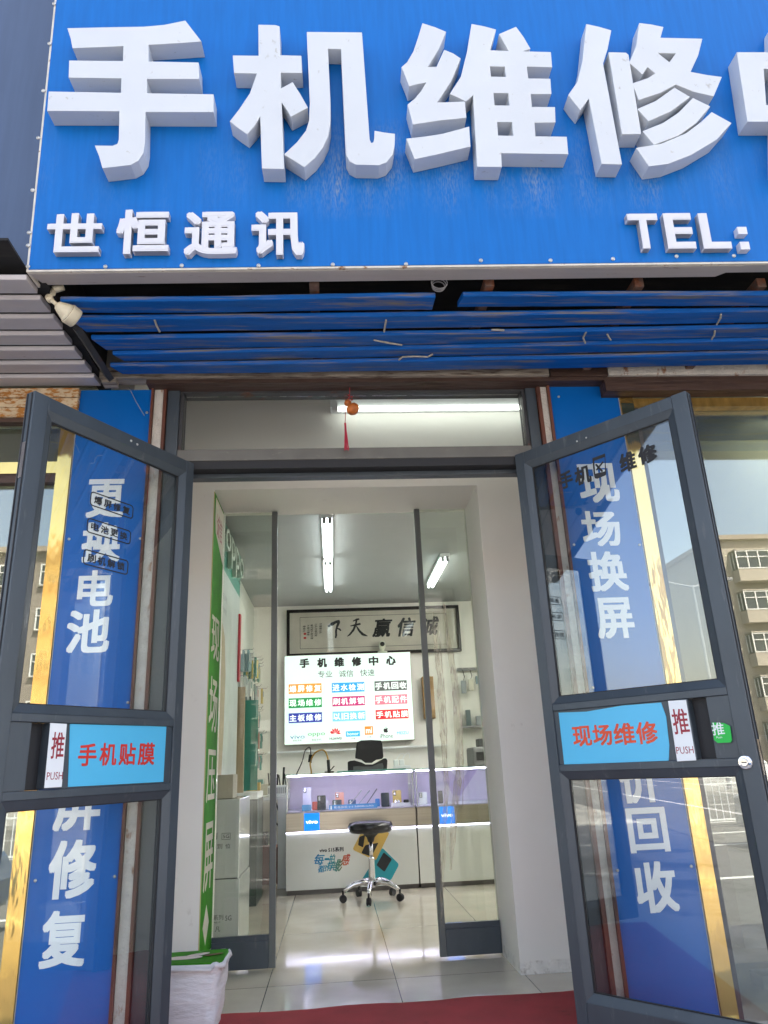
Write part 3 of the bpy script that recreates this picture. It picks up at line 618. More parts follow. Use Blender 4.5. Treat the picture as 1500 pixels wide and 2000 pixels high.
# ================================================================== DOOR LEAVES
LW, ZT = .79, 2.22
def ring(mb, p, a0, a1, b0, b1, w, c0, c1):
    """mitred sloping bead: outer rectangle at c0, inner (inset w) at c1"""
    o = [(a0, b0), (a1, b0), (a1, b1), (a0, b1)]; i = [(a0+w, b0+w), (a1-w, b0+w), (a1-w, b1-w), (a0+w, b1-w)]
    for k in range(4):
        j = (k+1) % 4; mb.quad(p.w(*o[k], c0), p.w(*o[j], c0), p.w(*i[j], c1), p.w(*i[k], c1))
        mb.quad(p.w(*i[k], c1), p.w(*i[j], c1), p.w(*i[j], c1-.016), p.w(*i[k], c1-.016))
def leaf(p, hinge_left, label, zt):
    """p: a from one edge of the leaf, n to the camera; hinge at a=0 if hinge_left else a=LW"""
    o = thing('glass_door', p.w(0 if hinge_left else LW, .02), label, 'door', 'open glass doors of the shop')
    A = (lambda u: u) if hinge_left else (lambda u: LW-u)
    def R(u0, u1): q = sorted((A(u0), A(u1))); return q
    T_ = .045; SW = .045
    def part(nm, boxes, m, bev=.002, lab=None):
        mb = MB()
        for (u0, u1, z0, z1, c0, c1) in boxes: q = R(u0, u1); mb.pbox(p, q[0], q[1], z0, z1, c0, c1)
        return mb.build(nm, m, o, lab, bevel=bev)
    part('stile', [(0, SW, .03, zt, -T_, 0)], M['alu'])
    part('stile', [(LW-.058, LW, .03, zt, -T_, 0)], M['alu'])
    part('rail', [(SW+.0005, LW-.0585, zt-.052, zt-.0005, -T_, -.001)], M['alu'])
    part('rail', [(SW+.0005, LW-.0585, 1.116, 1.142, -T_, -.001)], M['alu'])
    part('rail', [(SW+.0005, LW-.0585, .888, .914, -T_, -.001)], M['alu'])
    part('rail', [(SW+.0005, LW-.0585, .031, .12, -T_, -.001)], M['alu'])
    for (z0, z1) in ((1.1425, zt-.0525), (.1205, .8875)):
        q = R(SW+.0005, LW-.0585); mb = MB(); ring(mb, p, q[0], q[1], z0, z1, .028, -.001, -.014)
        b_ = mb.build('glazing_bead', M['alu'], o)
        q = R(SW+.0285, LW-.0865); mb = MB(); g_ = .0035
        for (a0, a1, b0, b1) in ((q[0]-.001, q[0]+g_, z0+.028, z1-.028), (q[1]-g_, q[1]+.001, z0+.028, z1-.028), (q[0]+g_, q[1]-g_, z0+.027, z0+.028+g_), (q[0]+g_, q[1]-g_, z1-.028-g_, z1-.027)): mb.pbox(p, a0, a1, b0, b1, -.024, -.0165)
        mb.build('gasket', M['black'], b_)
        mb = MB(); mb.pbox(p, q[0]+.001, q[1]-.001, z0+.029, z1-.029, -.026, -.0205)
        mb.build('pane', M['glassR'] if hinge_left else M['glass'], o)
        q = R(SW+.0005, LW-.0585); mb = MB(); ring(mb, P(p.w(0, 0, -T_), -p.u, p.v), -q[1], -q[0], z0, z1, .028, -.001, -.014); mb.build('glazing_bead', M['alu'], o)
    # lock panel between the rails
    part('lock_panel', [(.655, LW-.0585, .9145, 1.1155, -T_+.004, -.006)], M['alu'], .001)
    part('lock_panel', [(SW+.0005, .529, .9145, 1.1155, -T_+.004, -.008)], M['alu'], .001)
    hd = part('pull_handle', [(.5295, .594, .915, 1.115, -T_+.004, .004)], M['alu'], .003)
    part('handle_slot', [(.5945, .6545, .9145, 1.1155, -T_+.004, -.034)], M['black'], 0)
    return o, A
PL = P((-.586+.79*-.5369, 3.0-.79*.8437, 0), (.5369, .8437, 0))
PR = P((.838, 3.0, 0), (.517, -.59, 0))
lf, A = leaf(PL, False, 'left glass door folded outwards, with the phone film sticker on its middle', 2.221)
rf, AR = leaf(PR, True, 'right glass door folded outwards, with the on site repair sticker and round lock', 2.240)

def sticker(p, parent, poly, m, name, lab, c=.0, th=.002):
    mb = MB(); mb.prism(p, poly, c, c+th); return mb.build(name, m, parent, lab)
# left leaf stickers
pts = [PL.px(x, y, -.006) for x, y in ((133,1537),(319,1527),(325,1419),(137,1414))]
st = sticker(PL, lf, pts, M['cyan'], 'sticker', 'sky blue sticker with red phone film lettering', -.0079)
for ch, bx in zip('手机贴膜', ((155,1452,191,1496), (197,1451,230,1495), (235,1451,267,1494), (272,1450,304,1494))):
    a0, a1, b0, b1 = PL.box(*bx); mb = MB(); mb.text(PL, ch, a0, a1, b0, b1, c=-.0054, off=.02, res=2); mb.build('character', M['redink'], st)
def pushlab(p, parent, quadpx, cbx, tbx):
    s_ = sticker(p, parent, [p.px(x, y, .004) for x, y in quadpx], M['white'], 'push_label', 'white strip with the push character', .0042, .0012)
    a0, a1, b0, b1 = p.box(*cbx); mb = MB(); mb.text(p, '推', a0, a1, b0, b1, c=.0060, off=.008); mb.build('character', M['maroon'], s_)
    a0, a1, b0, b1 = p.box(*tbx); mb = MB(); mb.text(p, 'PUSH', a0, a1, b0, b1, c=.0060, off=.0); mb.build('lettering', M['maroon'], s_)
pushlab(PL, lf, ((86,1539),(120,1537),(130,1414),(98,1412)), (98,1430,123,1482), (89,1508,120,1523))
for k, (q, t_) in enumerate(((((176,961),(261,985),(260,1013),(176,989)), '爆屏修复'), (((170,1012),(256,1035),(255,1064),(169,1040)), '电池更换'), (((163,1073),(251,1093),(250,1123),(162,1103)), '刷机解锁'))):
    c_ = [PL.px(x, y, -.020) for x, y in q]; a0 = (c_[0][0]+c_[3][0])/2; a1 = (c_[1][0]+c_[2][0])/2; b1 = (c_[0][1]+c_[1][1])/2; b0 = (c_[2][1]+c_[3][1])/2
    def rr(a0, a1, b0, b1, r, n=5):
        out = []
        for (cx, cy, t0) in ((a1-r, b1-r, 0), (a0+r, b1-r, 90), (a0+r, b0+r, 180), (a1-r, b0+r, 270)):
            out += [(cx+r*math.cos(RAD(t0+90*i/n)), cy+r*math.sin(RAD(t0+90*i/n))) for i in range(n+1)]
        return out
    mb = MB(); mb.prism(PL, rr(a0, a1, b0, b1, .014), -.0203, -.0197, [rr(a0+.0045, a1-.0045, b0+.0045, b1-.0045, .010)])
    for j, ch in enumerate(t_):
        wd = (a1-a0-.028)/4; x0 = a0+.014+j*wd; mb.text(PL, ch, x0+.004, x0+wd-.004, b0+.013, b1-.013, c=-.0196, off=.03)
    mb.build('window_decal', M['black'], lf, 'black outlined decal reading '+t_)
screws(lf, [PL.w(*PL.px(x, y), .0) for x, y in ((256,861),(268,868))], PL.n, .005)
mb = MB(); pe = P(PL.w(0, 0, -.045), -PL.n, PL.v)     # free edge, facing outwards
pe = P(PL.w(0, 0, -.045), PL.n, PL.v)
mb.pbox(pe, .012, .033, 1.90, 2.03, 0, .002) if pe.n @ (-PL.u) > 0 else mb.pbox(pe, .012, .033, 1.90, 2.03, -.002, 0)
build_each(mb, 'lock_plate', M['chrome'], lf)
mb = MB()
for a_ in (.010, .034):
    mb.pbox(P(PL.w(0, 0, -.045), PL.n, PL.v), a_-.002, a_+.002, .04, 2.215, -.003 if pe.n @ (-PL.u) < 0 else 0, 0 if pe.n @ (-PL.u) < 0 else .003)
build_each(mb, 'edge_seal', M['black'], lf)
# right leaf
pts = [PR.px(x, y, -.006) for x, y in ((1102,1493),(1306,1487),(1307,1455),(1301,1400),(1291,1372),(1215,1378),(1145,1390),(1091,1392))]
st = sticker(PR, rf, pts, M['cyan'], 'sticker', 'sky blue sticker curling at its corner with orange red repair lettering', -.0079)
M['orangeink'] = mat('orange_print', (.70, .07, .02), .4)
for ch, bx in zip('现场维修', ((1117,1418,1154,1458), (1156,1415,1194,1456), (1197,1412,1239,1455), (1241,1409,1283,1453))):
    a0, a1, b0, b1 = PR.box(*bx); mb = MB(); mb.text(PR, ch, a0, a1, b0, b1, c=-.0054, off=.02, res=2); mb.build('character', M['orangeink'], st)
pushlab(PR, rf, ((1323,1487),(1360,1485),(1340,1367),(1305,1369)), (1315,1384,1346,1434), (1322,1458,1356,1472))
pts = [PR.px(x, y, -.004) for x, y in ((1396,1445),(1403,1451),(1428,1450),(1431,1446),(1427,1418),(1415,1412),(1392,1411))]
st = sticker(PR, rf, pts, M['green'], 'sticker', 'small green push sticker', .0003)
a0, a1, b0, b1 = PR.box(1391, 1411, 1415, 1436); mb = MB(); mb.text(PR, '推', a0, a1, b0, b1, c=.0027, off=.01); a0, a1, b0, b1 = PR.box(1400, 1438, 1411, 1442); mb.text(PR, 'Push', a0, a1, b0, b1, c=.0027); mb.build('character', M['white'], st)
lc = PR.w(*PR.px(1456, 1489), 0)
mb = MB(); mb.lathe(lc, [(.0225, 0), (.0225, .004), (.020, .007), (.013, .008), (.012, .006), (.011, .012), (.0001, .0122)], PR.n, 32); lk = mb.build('lock_cylinder', M['chrome'], rf, smooth=False)
mb = MB(); mb.pbox(PR, PR.px(1456,1489)[0]-.008, PR.px(1456,1489)[0]+.008, PR.px(1456,1489)[1]-.0015, PR.px(1456,1489)[1]+.0015, .0121, .0126); mb.build('keyhole', M['black'], lk)
pf = P(PR.w(LW, 0, 0), -PR.n, PR.v); sgn = 1 if pf.n @ PR.u > 0 else -1
mb = MB(); mb.pbox(pf, .014, .031, .86, .97, 0, .002*sgn); mb.pbox(pf, .014, .031, .72, .80, 0, .002*sgn); build_each(mb, 'lock_plate', M['chrome'], rf)
mb = MB()
for a_ in (.010, .034): mb.pbox(pf, a_-.002, a_+.002, .04, 2.23, 0, .003*sgn)
build_each(mb, 'edge_seal', M['black'], rf)
# right decals: phone repair + phone icon
def decal_heavy(ch, bx, c=-.0196):
    a0, a1, b0, b1 = PR.box(*bx); mb = MB(); mb.text(PR, ch, a0, a1, b0, b1, c=c, off=.03); return mb
for ch, bx in (('手', (1087,918,1114,952)), ('机', (1117,907,1150,944)), ('维', (1205,880,1238,919)), ('修', (1241,866,1279,903))):
    decal_heavy(ch, bx).build('window_decal', M['black'], rf, 'black decal character '+ch)
def P2(l): return [PR.px(1000+x/3, 500+y/3, -.02) for x, y in l]
mb = MB(); mb.prism(PR, P2([(471,1185),(545,1157),(552,1270),(548,1285),(500,1305),(485,1303),(478,1270)]), -.0203, -.0196, [P2([(482,1200),(543,1177),(545,1262),(487,1276)])])
for a_, b_ in (((492,1222), (530,1262)), ((535,1205), (495,1255))):
    mb.tube([PR.w(*PR.px(1000+q[0]/3, 500+q[1]/3, -.02), -.0192) for q in (a_, b_)], .004, 4)
mb.build('window_decal', M['black'], rf, 'black phone shaped decal with crossed tools')
screws(rf, [PR.w(*PR.px(x, y), .0) for x, y in ((1127,862),(1145,855))], PR.n, .004)

# ================================================================== GOURD CHARM, VESTIBULE LAMP, BIN, CARPET
gc = thing('gourd_charm', aty(683, 757, 2.98), 'small orange gourd charm with a red tassel hanging over the door', 'charm')
g0 = aty(690, 800, 2.98); g1 = aty(676, 783, 2.985); axg = (g1-g0)/np.linalg.norm(g1-g0)
mb = MB(); mb.lathe(g0-axg*.022, [(.0001, 0), (.014, .002), (.026, .012), (.0305, .026), (.027, .040), (.013, .049), (.011, .052), (.016, .060), (.017, .068), (.012, .076), (.004, .082), (.0001, .09)], axg, 24)
mb.build('gourd', mat('gourd_skin', (.50, .14, .025), .4, var=.25, vs_=(40, 40, 40)), gc, smooth=True)
cr = mat('red_cord', (.38, .02, .025), .7)
mb = MB(); t0 = aty(683, 757, 2.98); t1 = aty(683, 778, 2.975); mb.tube([t0, t1], .0018, 6); 
for k in range(5): q = aty(681+k % 2*6, 772+k*3, 2.972); mb.lathe(q, [(.0001, -.005), (.006, 0), (.0001, .005)], (0, 0, 1), 8)
mb.build('cord', cr, gc, 'red hanging cord with knots')
mb = MB(); mb.tube([aty(675, 805, 2.975), aty(674, 827, 2.975)], .0015, 5); mb.build('tassel_cord', cr, gc)
mb = MB()
for k in range(26):
    a = aty(674+random.uniform(-1.5, 1.5), 826, 2.975+random.uniform(-.004, .004)); b = aty(677+random.uniform(-4.5, 4.5), 879+random.uniform(-3, 1), 2.975+random.uniform(-.008, .008)); mb.tube([a, (a*.4+b*.6)+np.array([random.uniform(-.003, .003), 0, 0]), b], .0013, 4)
mb.build('tassel', mat('red_tassel', (.50, .03, .07), .7), gc)

def lampbox(name, label, c, axis, L_, n_t, fixmat, along='y'):
    pass
vl = thing('wall_lamp', (.60, 3.84, 2.88), 'single fluorescent batten seen through the fanlight over the door', 'lamp')
mb = MB(); mb.box(.015, 1.24, 3.765, 3.848, 2.885, 2.955); mb.build('batten', M['white'], vl, bevel=.004)
mb = MB(); mb.box(.025, .058, 3.735, 3.764, 2.850, 2.895); mb.box(1.20, 1.235, 3.735, 3.764, 2.850, 2.895); build_each(mb, 'lamp_holder', M['white'], vl, bevel=.003)
mb = MB(); mb.tube([(.059, 3.752, 2.866), (1.199, 3.752, 2.866)], .0145, 16); mb.build('tube', M['tube4'], vl)

mb = MB(); random.seed(3)
n = 60; fr_ = [(-2.2+4.6*i/n, 3.545-.0*i+ .010*math.sin(i*.9)+random.uniform(-.004, .004)) for i in range(n+1)]
poly = fr_ and [(x, y) for x, y in reversed(fr_)]
poly = [(-1.0, 2.3), (1.6, 2.3)]+[(x, y) for x, y in reversed(fr_) if -.9 < x < 1.24]
mb.prism(PZ(.001), poly, 0, .006); cp = mb.build('carpet', M['red']); tag(cp, 'dark red carpet laid over the entrance step', 'carpet')

# waste bin with a white liner and a green printed top (mascot left out)
bn = thing('waste_bin', (-.60, 3.42, 0), 'white fabric covered bin with a green printed lid, beside the left door', 'bin')
def ringpts(hw, hd, r, z, n=6, jit=0.0, c=(-.595, 3.43)):
    out = []
    for (sx, sy, t0) in ((1, 1, 0), (-1, 1, 90), (-1, -1, 180), (1, -1, 270)):
        for i in range(n+1):
            t = RAD(t0+90*i/n); out.append((c[0]+sx*(hw-r)+r*math.cos(t)+random.uniform(-jit, jit), c[1]+sy*(hd-r)+r*math.sin(t)+random.uniform(-jit, jit), z+random.uniform(-jit, jit)))
    return out
mb = MB(); rings = [ringpts(.118, .105, .045, .003)]+[ringpts(.120+.022*k/8, .108+.014*k/8, .045, .02+.198*k/8, jit=.006) for k in range(9)]+[ringpts(.150, .128, .045, .224, jit=.008), ringpts(.150, .128, .045, .236, jit=.008), ringpts(.142, .12, .045, .242, jit=.004)]
m_ = len(rings[0]); ff = []
for i in range(len(rings)-1):
    for j in range(m_): ff.append((i*m_+j, i*m_+(j+1) % m_, (i+1)*m_+(j+1) % m_, (i+1)*m_+j))
ff.append(tuple(reversed(range(m_)))); mb.add([q for r in rings for q in r], ff)
mb.build('liner', mat('white_cloth', (.70, .70, .72), .8, var=.05, bump=.5, bscale=(20, 20, 60)), bn, smooth=True)
mb = MB(); top = ringpts(.141, .119, .044, .243, jit=.003); mb.add(top+[(q[0], q[1], .230) for q in top], [tuple(range(m_)), tuple(reversed(range(m_, 2*m_)))]+[(j, j+m_, (j+1) % m_+m_, (j+1) % m_) for j in range(m_)])
bl = mb.build('lid', M['bgreen'], bn)
mb = MB(); zp = PZ(.2465)
def blob(cx, cy, rx, ry, n=16, rot=0): return [(cx+rx*math.cos(t)*math.cos(rot)-ry*math.sin(t)*math.sin(rot), cy+rx*math.cos(t)*math.sin(rot)+ry*math.sin(t)*math.cos(rot)) for t in np.linspace(0, 2*math.pi, n, endpoint=False)]
mb.prism(zp, blob(-.62, 3.41, .075, .03), 0, .0008); mb.prism(zp, blob(-.57, 3.45, .05, .02, rot=.5), 0, .0012); mb.build('print', mat('pale_print', (.62, .55, .52), .5), bl)
mb = MB(); mb.prism(zp, blob(-.505, 3.44, .04, .012, rot=.4), 0, .001); mb.build('print', mat('brown_print', (.16, .08, .04), .5), bl)

# green banner on the jamb of the inner doorway
px_ = PX(-.6365)
gb = thing('green_banner', (-.636, 4.0, 1.2), 'narrow green banner with pale characters on the left side of the inner doorway', 'banner')
mb = MB(); mb.pbox(px_, 3.853, 4.218, .12, 2.415, 0, .004); mb.build('banner_sheet', M['bgreen'], gb)
mb = MB(); mb.pbox(px_, 3.8515, 3.8525, .12, 2.415, 0, .005); mb.build('banner_edge', mat('banner_margin', (.55, .52, .25), .6), gb)
mb = MB(); mb.prism(px_, [(3.90, 2.40), (3.90, 2.26), (3.93, 2.20), (4.205, 2.09), (4.205, 2.40)][::-1], .0042, .005); tg = mb.build('banner_tag', M['ivory'], gb)
mb = MB(); mb.text(px_, '诚信', 3.95, 4.15, 2.19, 2.33, c=.0054, off=.01); mb.build('character', M['maroon'], tg)
chz = [('现', 1210, 1345), ('场', 1345, 1480), ('压', 1462, 1570), ('屏', 1598, 1730)]
for ch, y0, y1 in (('现', 1212, 1292), ('场', 1330, 1432), ('压', 1466, 1564), ('屏', 1598, 1722)):
    z1 = px_.px(425, y0)[1]; z0 = px_.px(420, y1)[1]
    mb = MB(); mb.text(px_, ch, 3.90, 4.17, z0, z1, c=.0047, off=.012); mb.build('character', M['ivory'], gb)
mb = MB(); z1 = px_.px(408, 1760)[1]; z0 = px_.px(404, 1840)[1]
mb.prism(px_, [(3.93, (z0+z1)/2), (4.02, z0), (4.11, (z0+z1)/2), (4.02, z1)], .0042, .0048); mb.build('motif', M['ivory'], gb)

# ================================================================== SLIDING DOORS
def slider(x0, x1, stile_left, label):
    o = thing('sliding_door', ((x0+x1)/2, 4.24, 0), label, 'door', 'inner sliding glass doors')
    mb = MB(); xs = x0 if stile_left else x1-.033
    mb.box(xs, xs+.033, 4.22, 4.255, .012, 2.42); mb.build('stile', M['aluS'], o, bevel=.002)
    a, b = (x0+.0335, x1) if stile_left else (x0, x1-.0335)
    mb = MB(); mb.box(a, b, 4.222, 4.253, .012, .135); mb.build('bottom_rail', M['alu'], o, bevel=.002)
    mb = MB(); mb.box(a, b, 4.226, 4.249, .1355, .160); mb.build('rail_lip', M['alu'], o)
    mb = MB(); mb.box(a, b, 4.235, 4.240, .1605, 2.42); mb.build('pane', M['glassS'], o)
    return o
slider(-.634, -.315, False, 'left inner sliding glass door, drawn back behind the green banner')
slider(.515, .834, True, 'right inner sliding glass door with wrinkled clear film')
FM = None
def film_mat():
    m, t, b = newmat('clear_film'); L = t.links; out = t.nodes['Material Output']; t.nodes.remove(b)
    tr = N(t, 'ShaderNodeBsdfTransparent'); tr.inputs[0].default_value = (.93, .90, .84, 1)
    gl = N(t, 'ShaderNodeBsdfGlossy'); gl.inputs['Roughness'].default_value = .16; gl.inputs[0].default_value = (1, .97, .90, 1)
    df = N(t, 'ShaderNodeBsdfDiffuse'); df.inputs[0].default_value = (.72, .66, .54, 1)
    n = N(t, 'ShaderNodeTexNoise'); n.inputs['Scale'].default_value = 1; n.inputs['Detail'].default_value = 5; n.inputs['Distortion'].default_value = 1.2; L.new(coords(t, (70, 70, 9)), n.inputs['Vector'])
    bp = N(t, 'ShaderNodeBump'); bp.inputs['Strength'].default_value = 1; bp.inputs['Distance'].default_value = .03; L.new(n.outputs[0], bp.inputs['Height']); L.new(bp.outputs[0], gl.inputs['Normal'])
    m1 = N(t, 'ShaderNodeMixShader'); m1.inputs[0].default_value = .5; L.new(gl.outputs[0], m1.inputs[1]); L.new(df.outputs[0], m1.inputs[2])
    r = N(t, 'ShaderNodeMapRange'); r.inputs[1].default_value = .42; r.inputs[2].default_value = .62; r.inputs[3].default_value = .10; r.inputs[4].default_value = .75; L.new(n.outputs[0], r.inputs[0])
    m2 = N(t, 'ShaderNodeMixShader'); L.new(r.outputs[0], m2.inputs[0]); L.new(tr.outputs[0], m2.inputs[1]); L.new(m1.outputs[0], m2.inputs[2]); L.new(m2.outputs[0], out.inputs[0]); return m
FM = film_mat()
random.seed(5)
fl = thing('plastic_film', aty(875, 1500, 4.2), 'wrinkled strands of clear plastic film stuck down the right sliding door', 'plastic film')
for strand, w0 in (([(846,1195),(850,1250),(858,1320),(862,1400),(868,1480),(873,1540),(866,1620),(864,1720),(862,1800)], 11), ([(868,1180),(874,1240),(884,1300),(891,1350),(895,1430),(897,1500),(890,1560),(884,1640),(880,1700)], 15), ([(853,1210),(860,1260),(863,1300),(868,1350),(872,1420),(873,1480)], 3), ([(902,1370),(903,1440),(905,1520),(903,1580)], 3)):
    mb = MB(); vv = []
    k = 0; N_ = len(strand)*5
    for i in range(N_):
        t = i/(N_-1)*(len(strand)-1); a = min(int(t), len(strand)-2); q = t-a
        x = strand[a][0]*(1-q)+strand[a+1][0]*q; y = strand[a][1]*(1-q)+strand[a+1][1]*q
        ww = w0*min(1, .25+3*i/N_, .2+4*(1-i/N_))*random.uniform(.75, 1.15)
        for s_ in (-1, -.35, .3, 1): vv.append(aty(x+s_*ww/2+random.uniform(-.8, .8), y, 4.205+random.uniform(-.012, .010)))
    ff = [(i*4+j, i*4+j+1, (i+1)*4+j+1, (i+1)*4+j) for i in range(N_-1) for j in range(3)]
    mb.add(vv, ff); mb.build('film_strand', FM, fl, smooth=True)

# ================================================================== ROOM: ceiling lamps
def twin(c, label, L_=1.25, tm='tube'):
    o = thing('ceiling_lamp', (c[0], c[1], 2.745), label, 'lamp', 'twin tube ceiling lamps')
    x, y = c[0], c[1]
    mb = MB(); mb.box(x-.045, x+.045, y-L_/2-.01, y+L_/2+.01, 2.715, 2.7445); mb.build('batten', M['white'], o, bevel=.004)
    for s_ in (-1, 1):
        mb = MB(); mb.tube([(x+s_*.021, y-L_/2+.025, 2.690), (x+s_*.021, y+L_/2-.025, 2.690)], .012, 12); mb.build('tube', M[tm], o)
        mb = MB(); mb.box(x+s_*.021-.012, x+s_*.021+.012, y-L_/2, y-L_/2+.024, 2.672, 2.7145); mb.box(x+s_*.021-.012, x+s_*.021+.012, y+L_/2-.024, y+L_/2, 2.672, 2.7145); build_each(mb, 'lamp_holder', M['grey'], o, bevel=.002)
    return o
la = atz(640, 1012, 2.70); lb = atz(640, 1095, 2.70); lc_ = atz(645, 1153, 2.70)
twin(((la[0]+lb[0])/2, (la[1]+lb[1])/2), 'nearer of the two twin tube ceiling lamps in line with the doorway', lb[1]-la[1]-.05)
twin((lb[0], (lb[1]+lc_[1])/2+.02), 'farther of the two twin tube ceiling lamps in line with the doorway', lc_[1]-lb[1]-.03)
twin((2.35, 6.6), 'twin tube ceiling lamp over the right side of the room, beyond the wall', tm='fill_tube')  # unseen lamp added to lift the light in the room
twin((2.35, 5.2), 'twin tube ceiling lamp near the front right corner of the room, beyond the wall', tm='fill_tube')  # second unseen lamp added for room brightness
ld = atz(868, 1090, 2.70); le = atz(842, 1145, 2.70)
twin(((ld[0]+le[0])/2, (ld[1]+le[1])/2), 'twin tube ceiling lamp seen through the right sliding door', le[1]-ld[1])

# ------------------------------------------------------------------ calligraphy frame
fp = PY(8.46)
f0 = fp.px(560, 1191); f1 = fp.px(896, 1270)
X0, X1, Z0f, Z1f = f0[0], 1.49, 2.150, f0[1]-.005
ff_ = thing('framed_calligraphy', ((X0+X1)/2, 8.46, Z0f), 'long black framed brush calligraphy high on the rear wall', 'picture frame')
mb = MB()
for q in ((X0, X1, Z1f-.035, Z1f), (X0, X1, Z0f, Z0f+.035), (X0, X0+.035, Z0f+.0355, Z1f-.0355), (X1-.035, X1, Z0f+.0355, Z1f-.0355)): mb.box(q[0], q[1], 8.44, 8.49, q[2], q[3])
mb.build('frame', mat('black_lacquer', (.012, .009, .009), .2), ff_, bevel=.004)
mb = MB(); mb.box(X0+.034, X1-.034, 8.475, 8.485, Z0f+.034, Z1f-.034); mb.build('paper', mat('aged_paper', (.66, .61, .52), .8), ff_)
mb = MB(); ia, ib, ja, jb = X0+.15, X1-.15, Z0f+.09, Z1f-.085
for q in ((ia, ib, jb-.004, jb), (ia, ib, ja, ja+.004), (ia, ia+.004, ja, jb), (ib-.004, ib, ja, jb)): mb.box(q[0], q[1], 8.4735, 8.4749, q[2], q[3])
mb.build('inner_line', M['black'], ff_)
ip = PY(8.472)
INK = mat('ink', (.008, .008, .008), .6)
def brush(mb, p, strokes):
    """strokes: lists of (px x, px y, half width px)"""
    for si, s_ in enumerate(strokes):
        pts = []
        for i in range(len(s_)-1):
            for t in (0, .25, .5, .75): pts.append([s_[i][k]*(1-t)+s_[i+1][k]*t for k in range(3)])
        pts.append(list(s_[-1])); Lp, Rp = [], []
        for i, q in enumerate(pts):
            a = pts[max(i-1, 0)]; b = pts[min(i+1, len(pts)-1)]; dx, dy = b[0]-a[0], b[1]-a[1]; l = math.hypot(dx, dy) or 1
            w_ = q[2]*random.uniform(.85, 1.1); Lp.append(p.px(q[0]-dy/l*w_, q[1]+dx/l*w_)); Rp.append(p.px(q[0]+dy/l*w_, q[1]-dx/l*w_))
        c = .0002*si
        for i in range(len(pts)-1):
            mb.quad(p.w(*Lp[i], c), p.w(*Lp[i+1], c), p.w(*Rp[i+1], c), p.w(*Rp[i], c))
def C5(l): return [(530+x*.3133, 1150+y*.3133, w_*.3133) for x, y, w_ in l]
chs = {
 '下': [C5([(352,236,6),(375,222,10),(400,208,9),(420,202,10),(418,215,8),(408,240,6),(403,262,6),(404,290,7),(400,308,4)]), C5([(408,245,3),(425,252,6),(434,262,4)])],
 '天': [C5([(508,202,3),(530,192,6),(548,188,5)]), C5([(492,232,3),(520,226,6),(556,218,6)]), C5([(532,190,5),(526,222,6),(512,256,7),(490,284,6),(473,297,2)]), C5([(530,232,3),(548,262,7),(570,284,9),(600,295,2)])]}
for k, s_ in chs.items(): mb = MB(); brush(mb, ip, s_); mb.build('brush_character', INK, ff_, 'brush character '+k)
for k, bx in (('赢', (730,1208,764,1244)), ('信', (776,1206,810,1243)), ('诚', (822,1204,856,1241))):
    a0, a1, b0, b1 = ip.box(*bx); mb = MB(); mb.text(ip, k, a0, a1, b0, b1, c=0, off=.022, shear=.22); mb.build('brush_character', INK, ff_, 'brush character '+k)
mb = MB()
for c_, (x, n_) in enumerate(((626, 5), (617, 6), (609, 7), (602, 5), (594, 3))):
    for k in range(n_):
        y = 1219+k*4.2+c_*1.2; ch = '书赠雅正岁次春月题于斋'[ (c_*3+k) % 11]; a0, a1, b0, b1 = ip.box(x-2.6, y-1.8, x+2.6, y+1.8); mb.text(ip, ch, a0, a1, b0, b1, off=.01, res=1, shear=.2)
mb.build('inscription', INK, ff_)
mb = MB()
for y in (1238, 1246): a0, a1, b0, b1 = ip.box(593, y-2, 598, y+2); mb.prism(ip, [(a0, b0), (a1, b0), (a1, b1), (a0, b1)], 0, .0005)
mb.build('seal_stamp', M['redink'], ff_)
mb = MB(); mb.box(X0+.036, X1-.036, 8.455, 8.458, Z0f+.036, Z1f-.036); mb.build('glazing', M['glassC'], ff_)

# ------------------------------------------------------------------ light box
bp_ = PY(8.40); q0 = bp_.px(555, 1281); q1 = bp_.px(810, 1445)
X0, X1, Z1b, Z0b = q0[0], bp_.px(806, 1360)[0], q0[1], q1[1]
lx = thing('light_box', ((X0+X1)/2, 8.4, Z0b), 'backlit pale green service board under the calligraphy', 'lightbox')
mb = MB(); mb.box(X0, X1, 8.402, 8.48, Z0b, Z1b); mb.build('case', M['steelb'], lx)
mb = MB(); mb.box(X0+.006, X1-.006, 8.398, 8.4015, Z0b+.006, Z1b-.006)
LIT = (.66, .88, .78); mb.build('lit_face', emat("lit_face", LIT, .135), lx)
t_ = PY(8.3965)
def em(c, s=.155): return emat('lit_print', c, s)
K = {'k': em((.01, .01, .01), .05), 'w': em((.85, .95, .90), .17), 'gy': em((.20, .22, .21))}
def lx_box(x0, y0, x1, y1): return t_.box(x0, y0, x1, y1)
def C5b(x0, y0, x1, y1): return t_.box(530+x0*.3133, 1150+y0*.3133, 530+x1*.3133, 1150+y1*.3133)
for ch, x in zip('手机维修中心', (206, 316, 423, 531, 637, 745)):
    y = 464-(x-206)*.033; a0, a1, b0, b1 = C5b(x-30, y-29, x+30, y+29); mb = MB(); mb.text(t_, ch, a0, a1, b0, b1, off=.045); mb.build('character', K['k'], lx, 'heavy black character '+ch)
for s_, x0, x1, y in (('专业', 290, 380, 532), ('诚信', 421, 511, 528), ('快速', 553, 643, 523)):
    a0, a1, b0, b1 = C5b(x0, y-21, x1, y+21); mb = MB(); mb.text(t_, s_, a0, a1, b0, b1, off=.0); mb.build('lettering', K['k'], lx, 'thin black word '+s_)
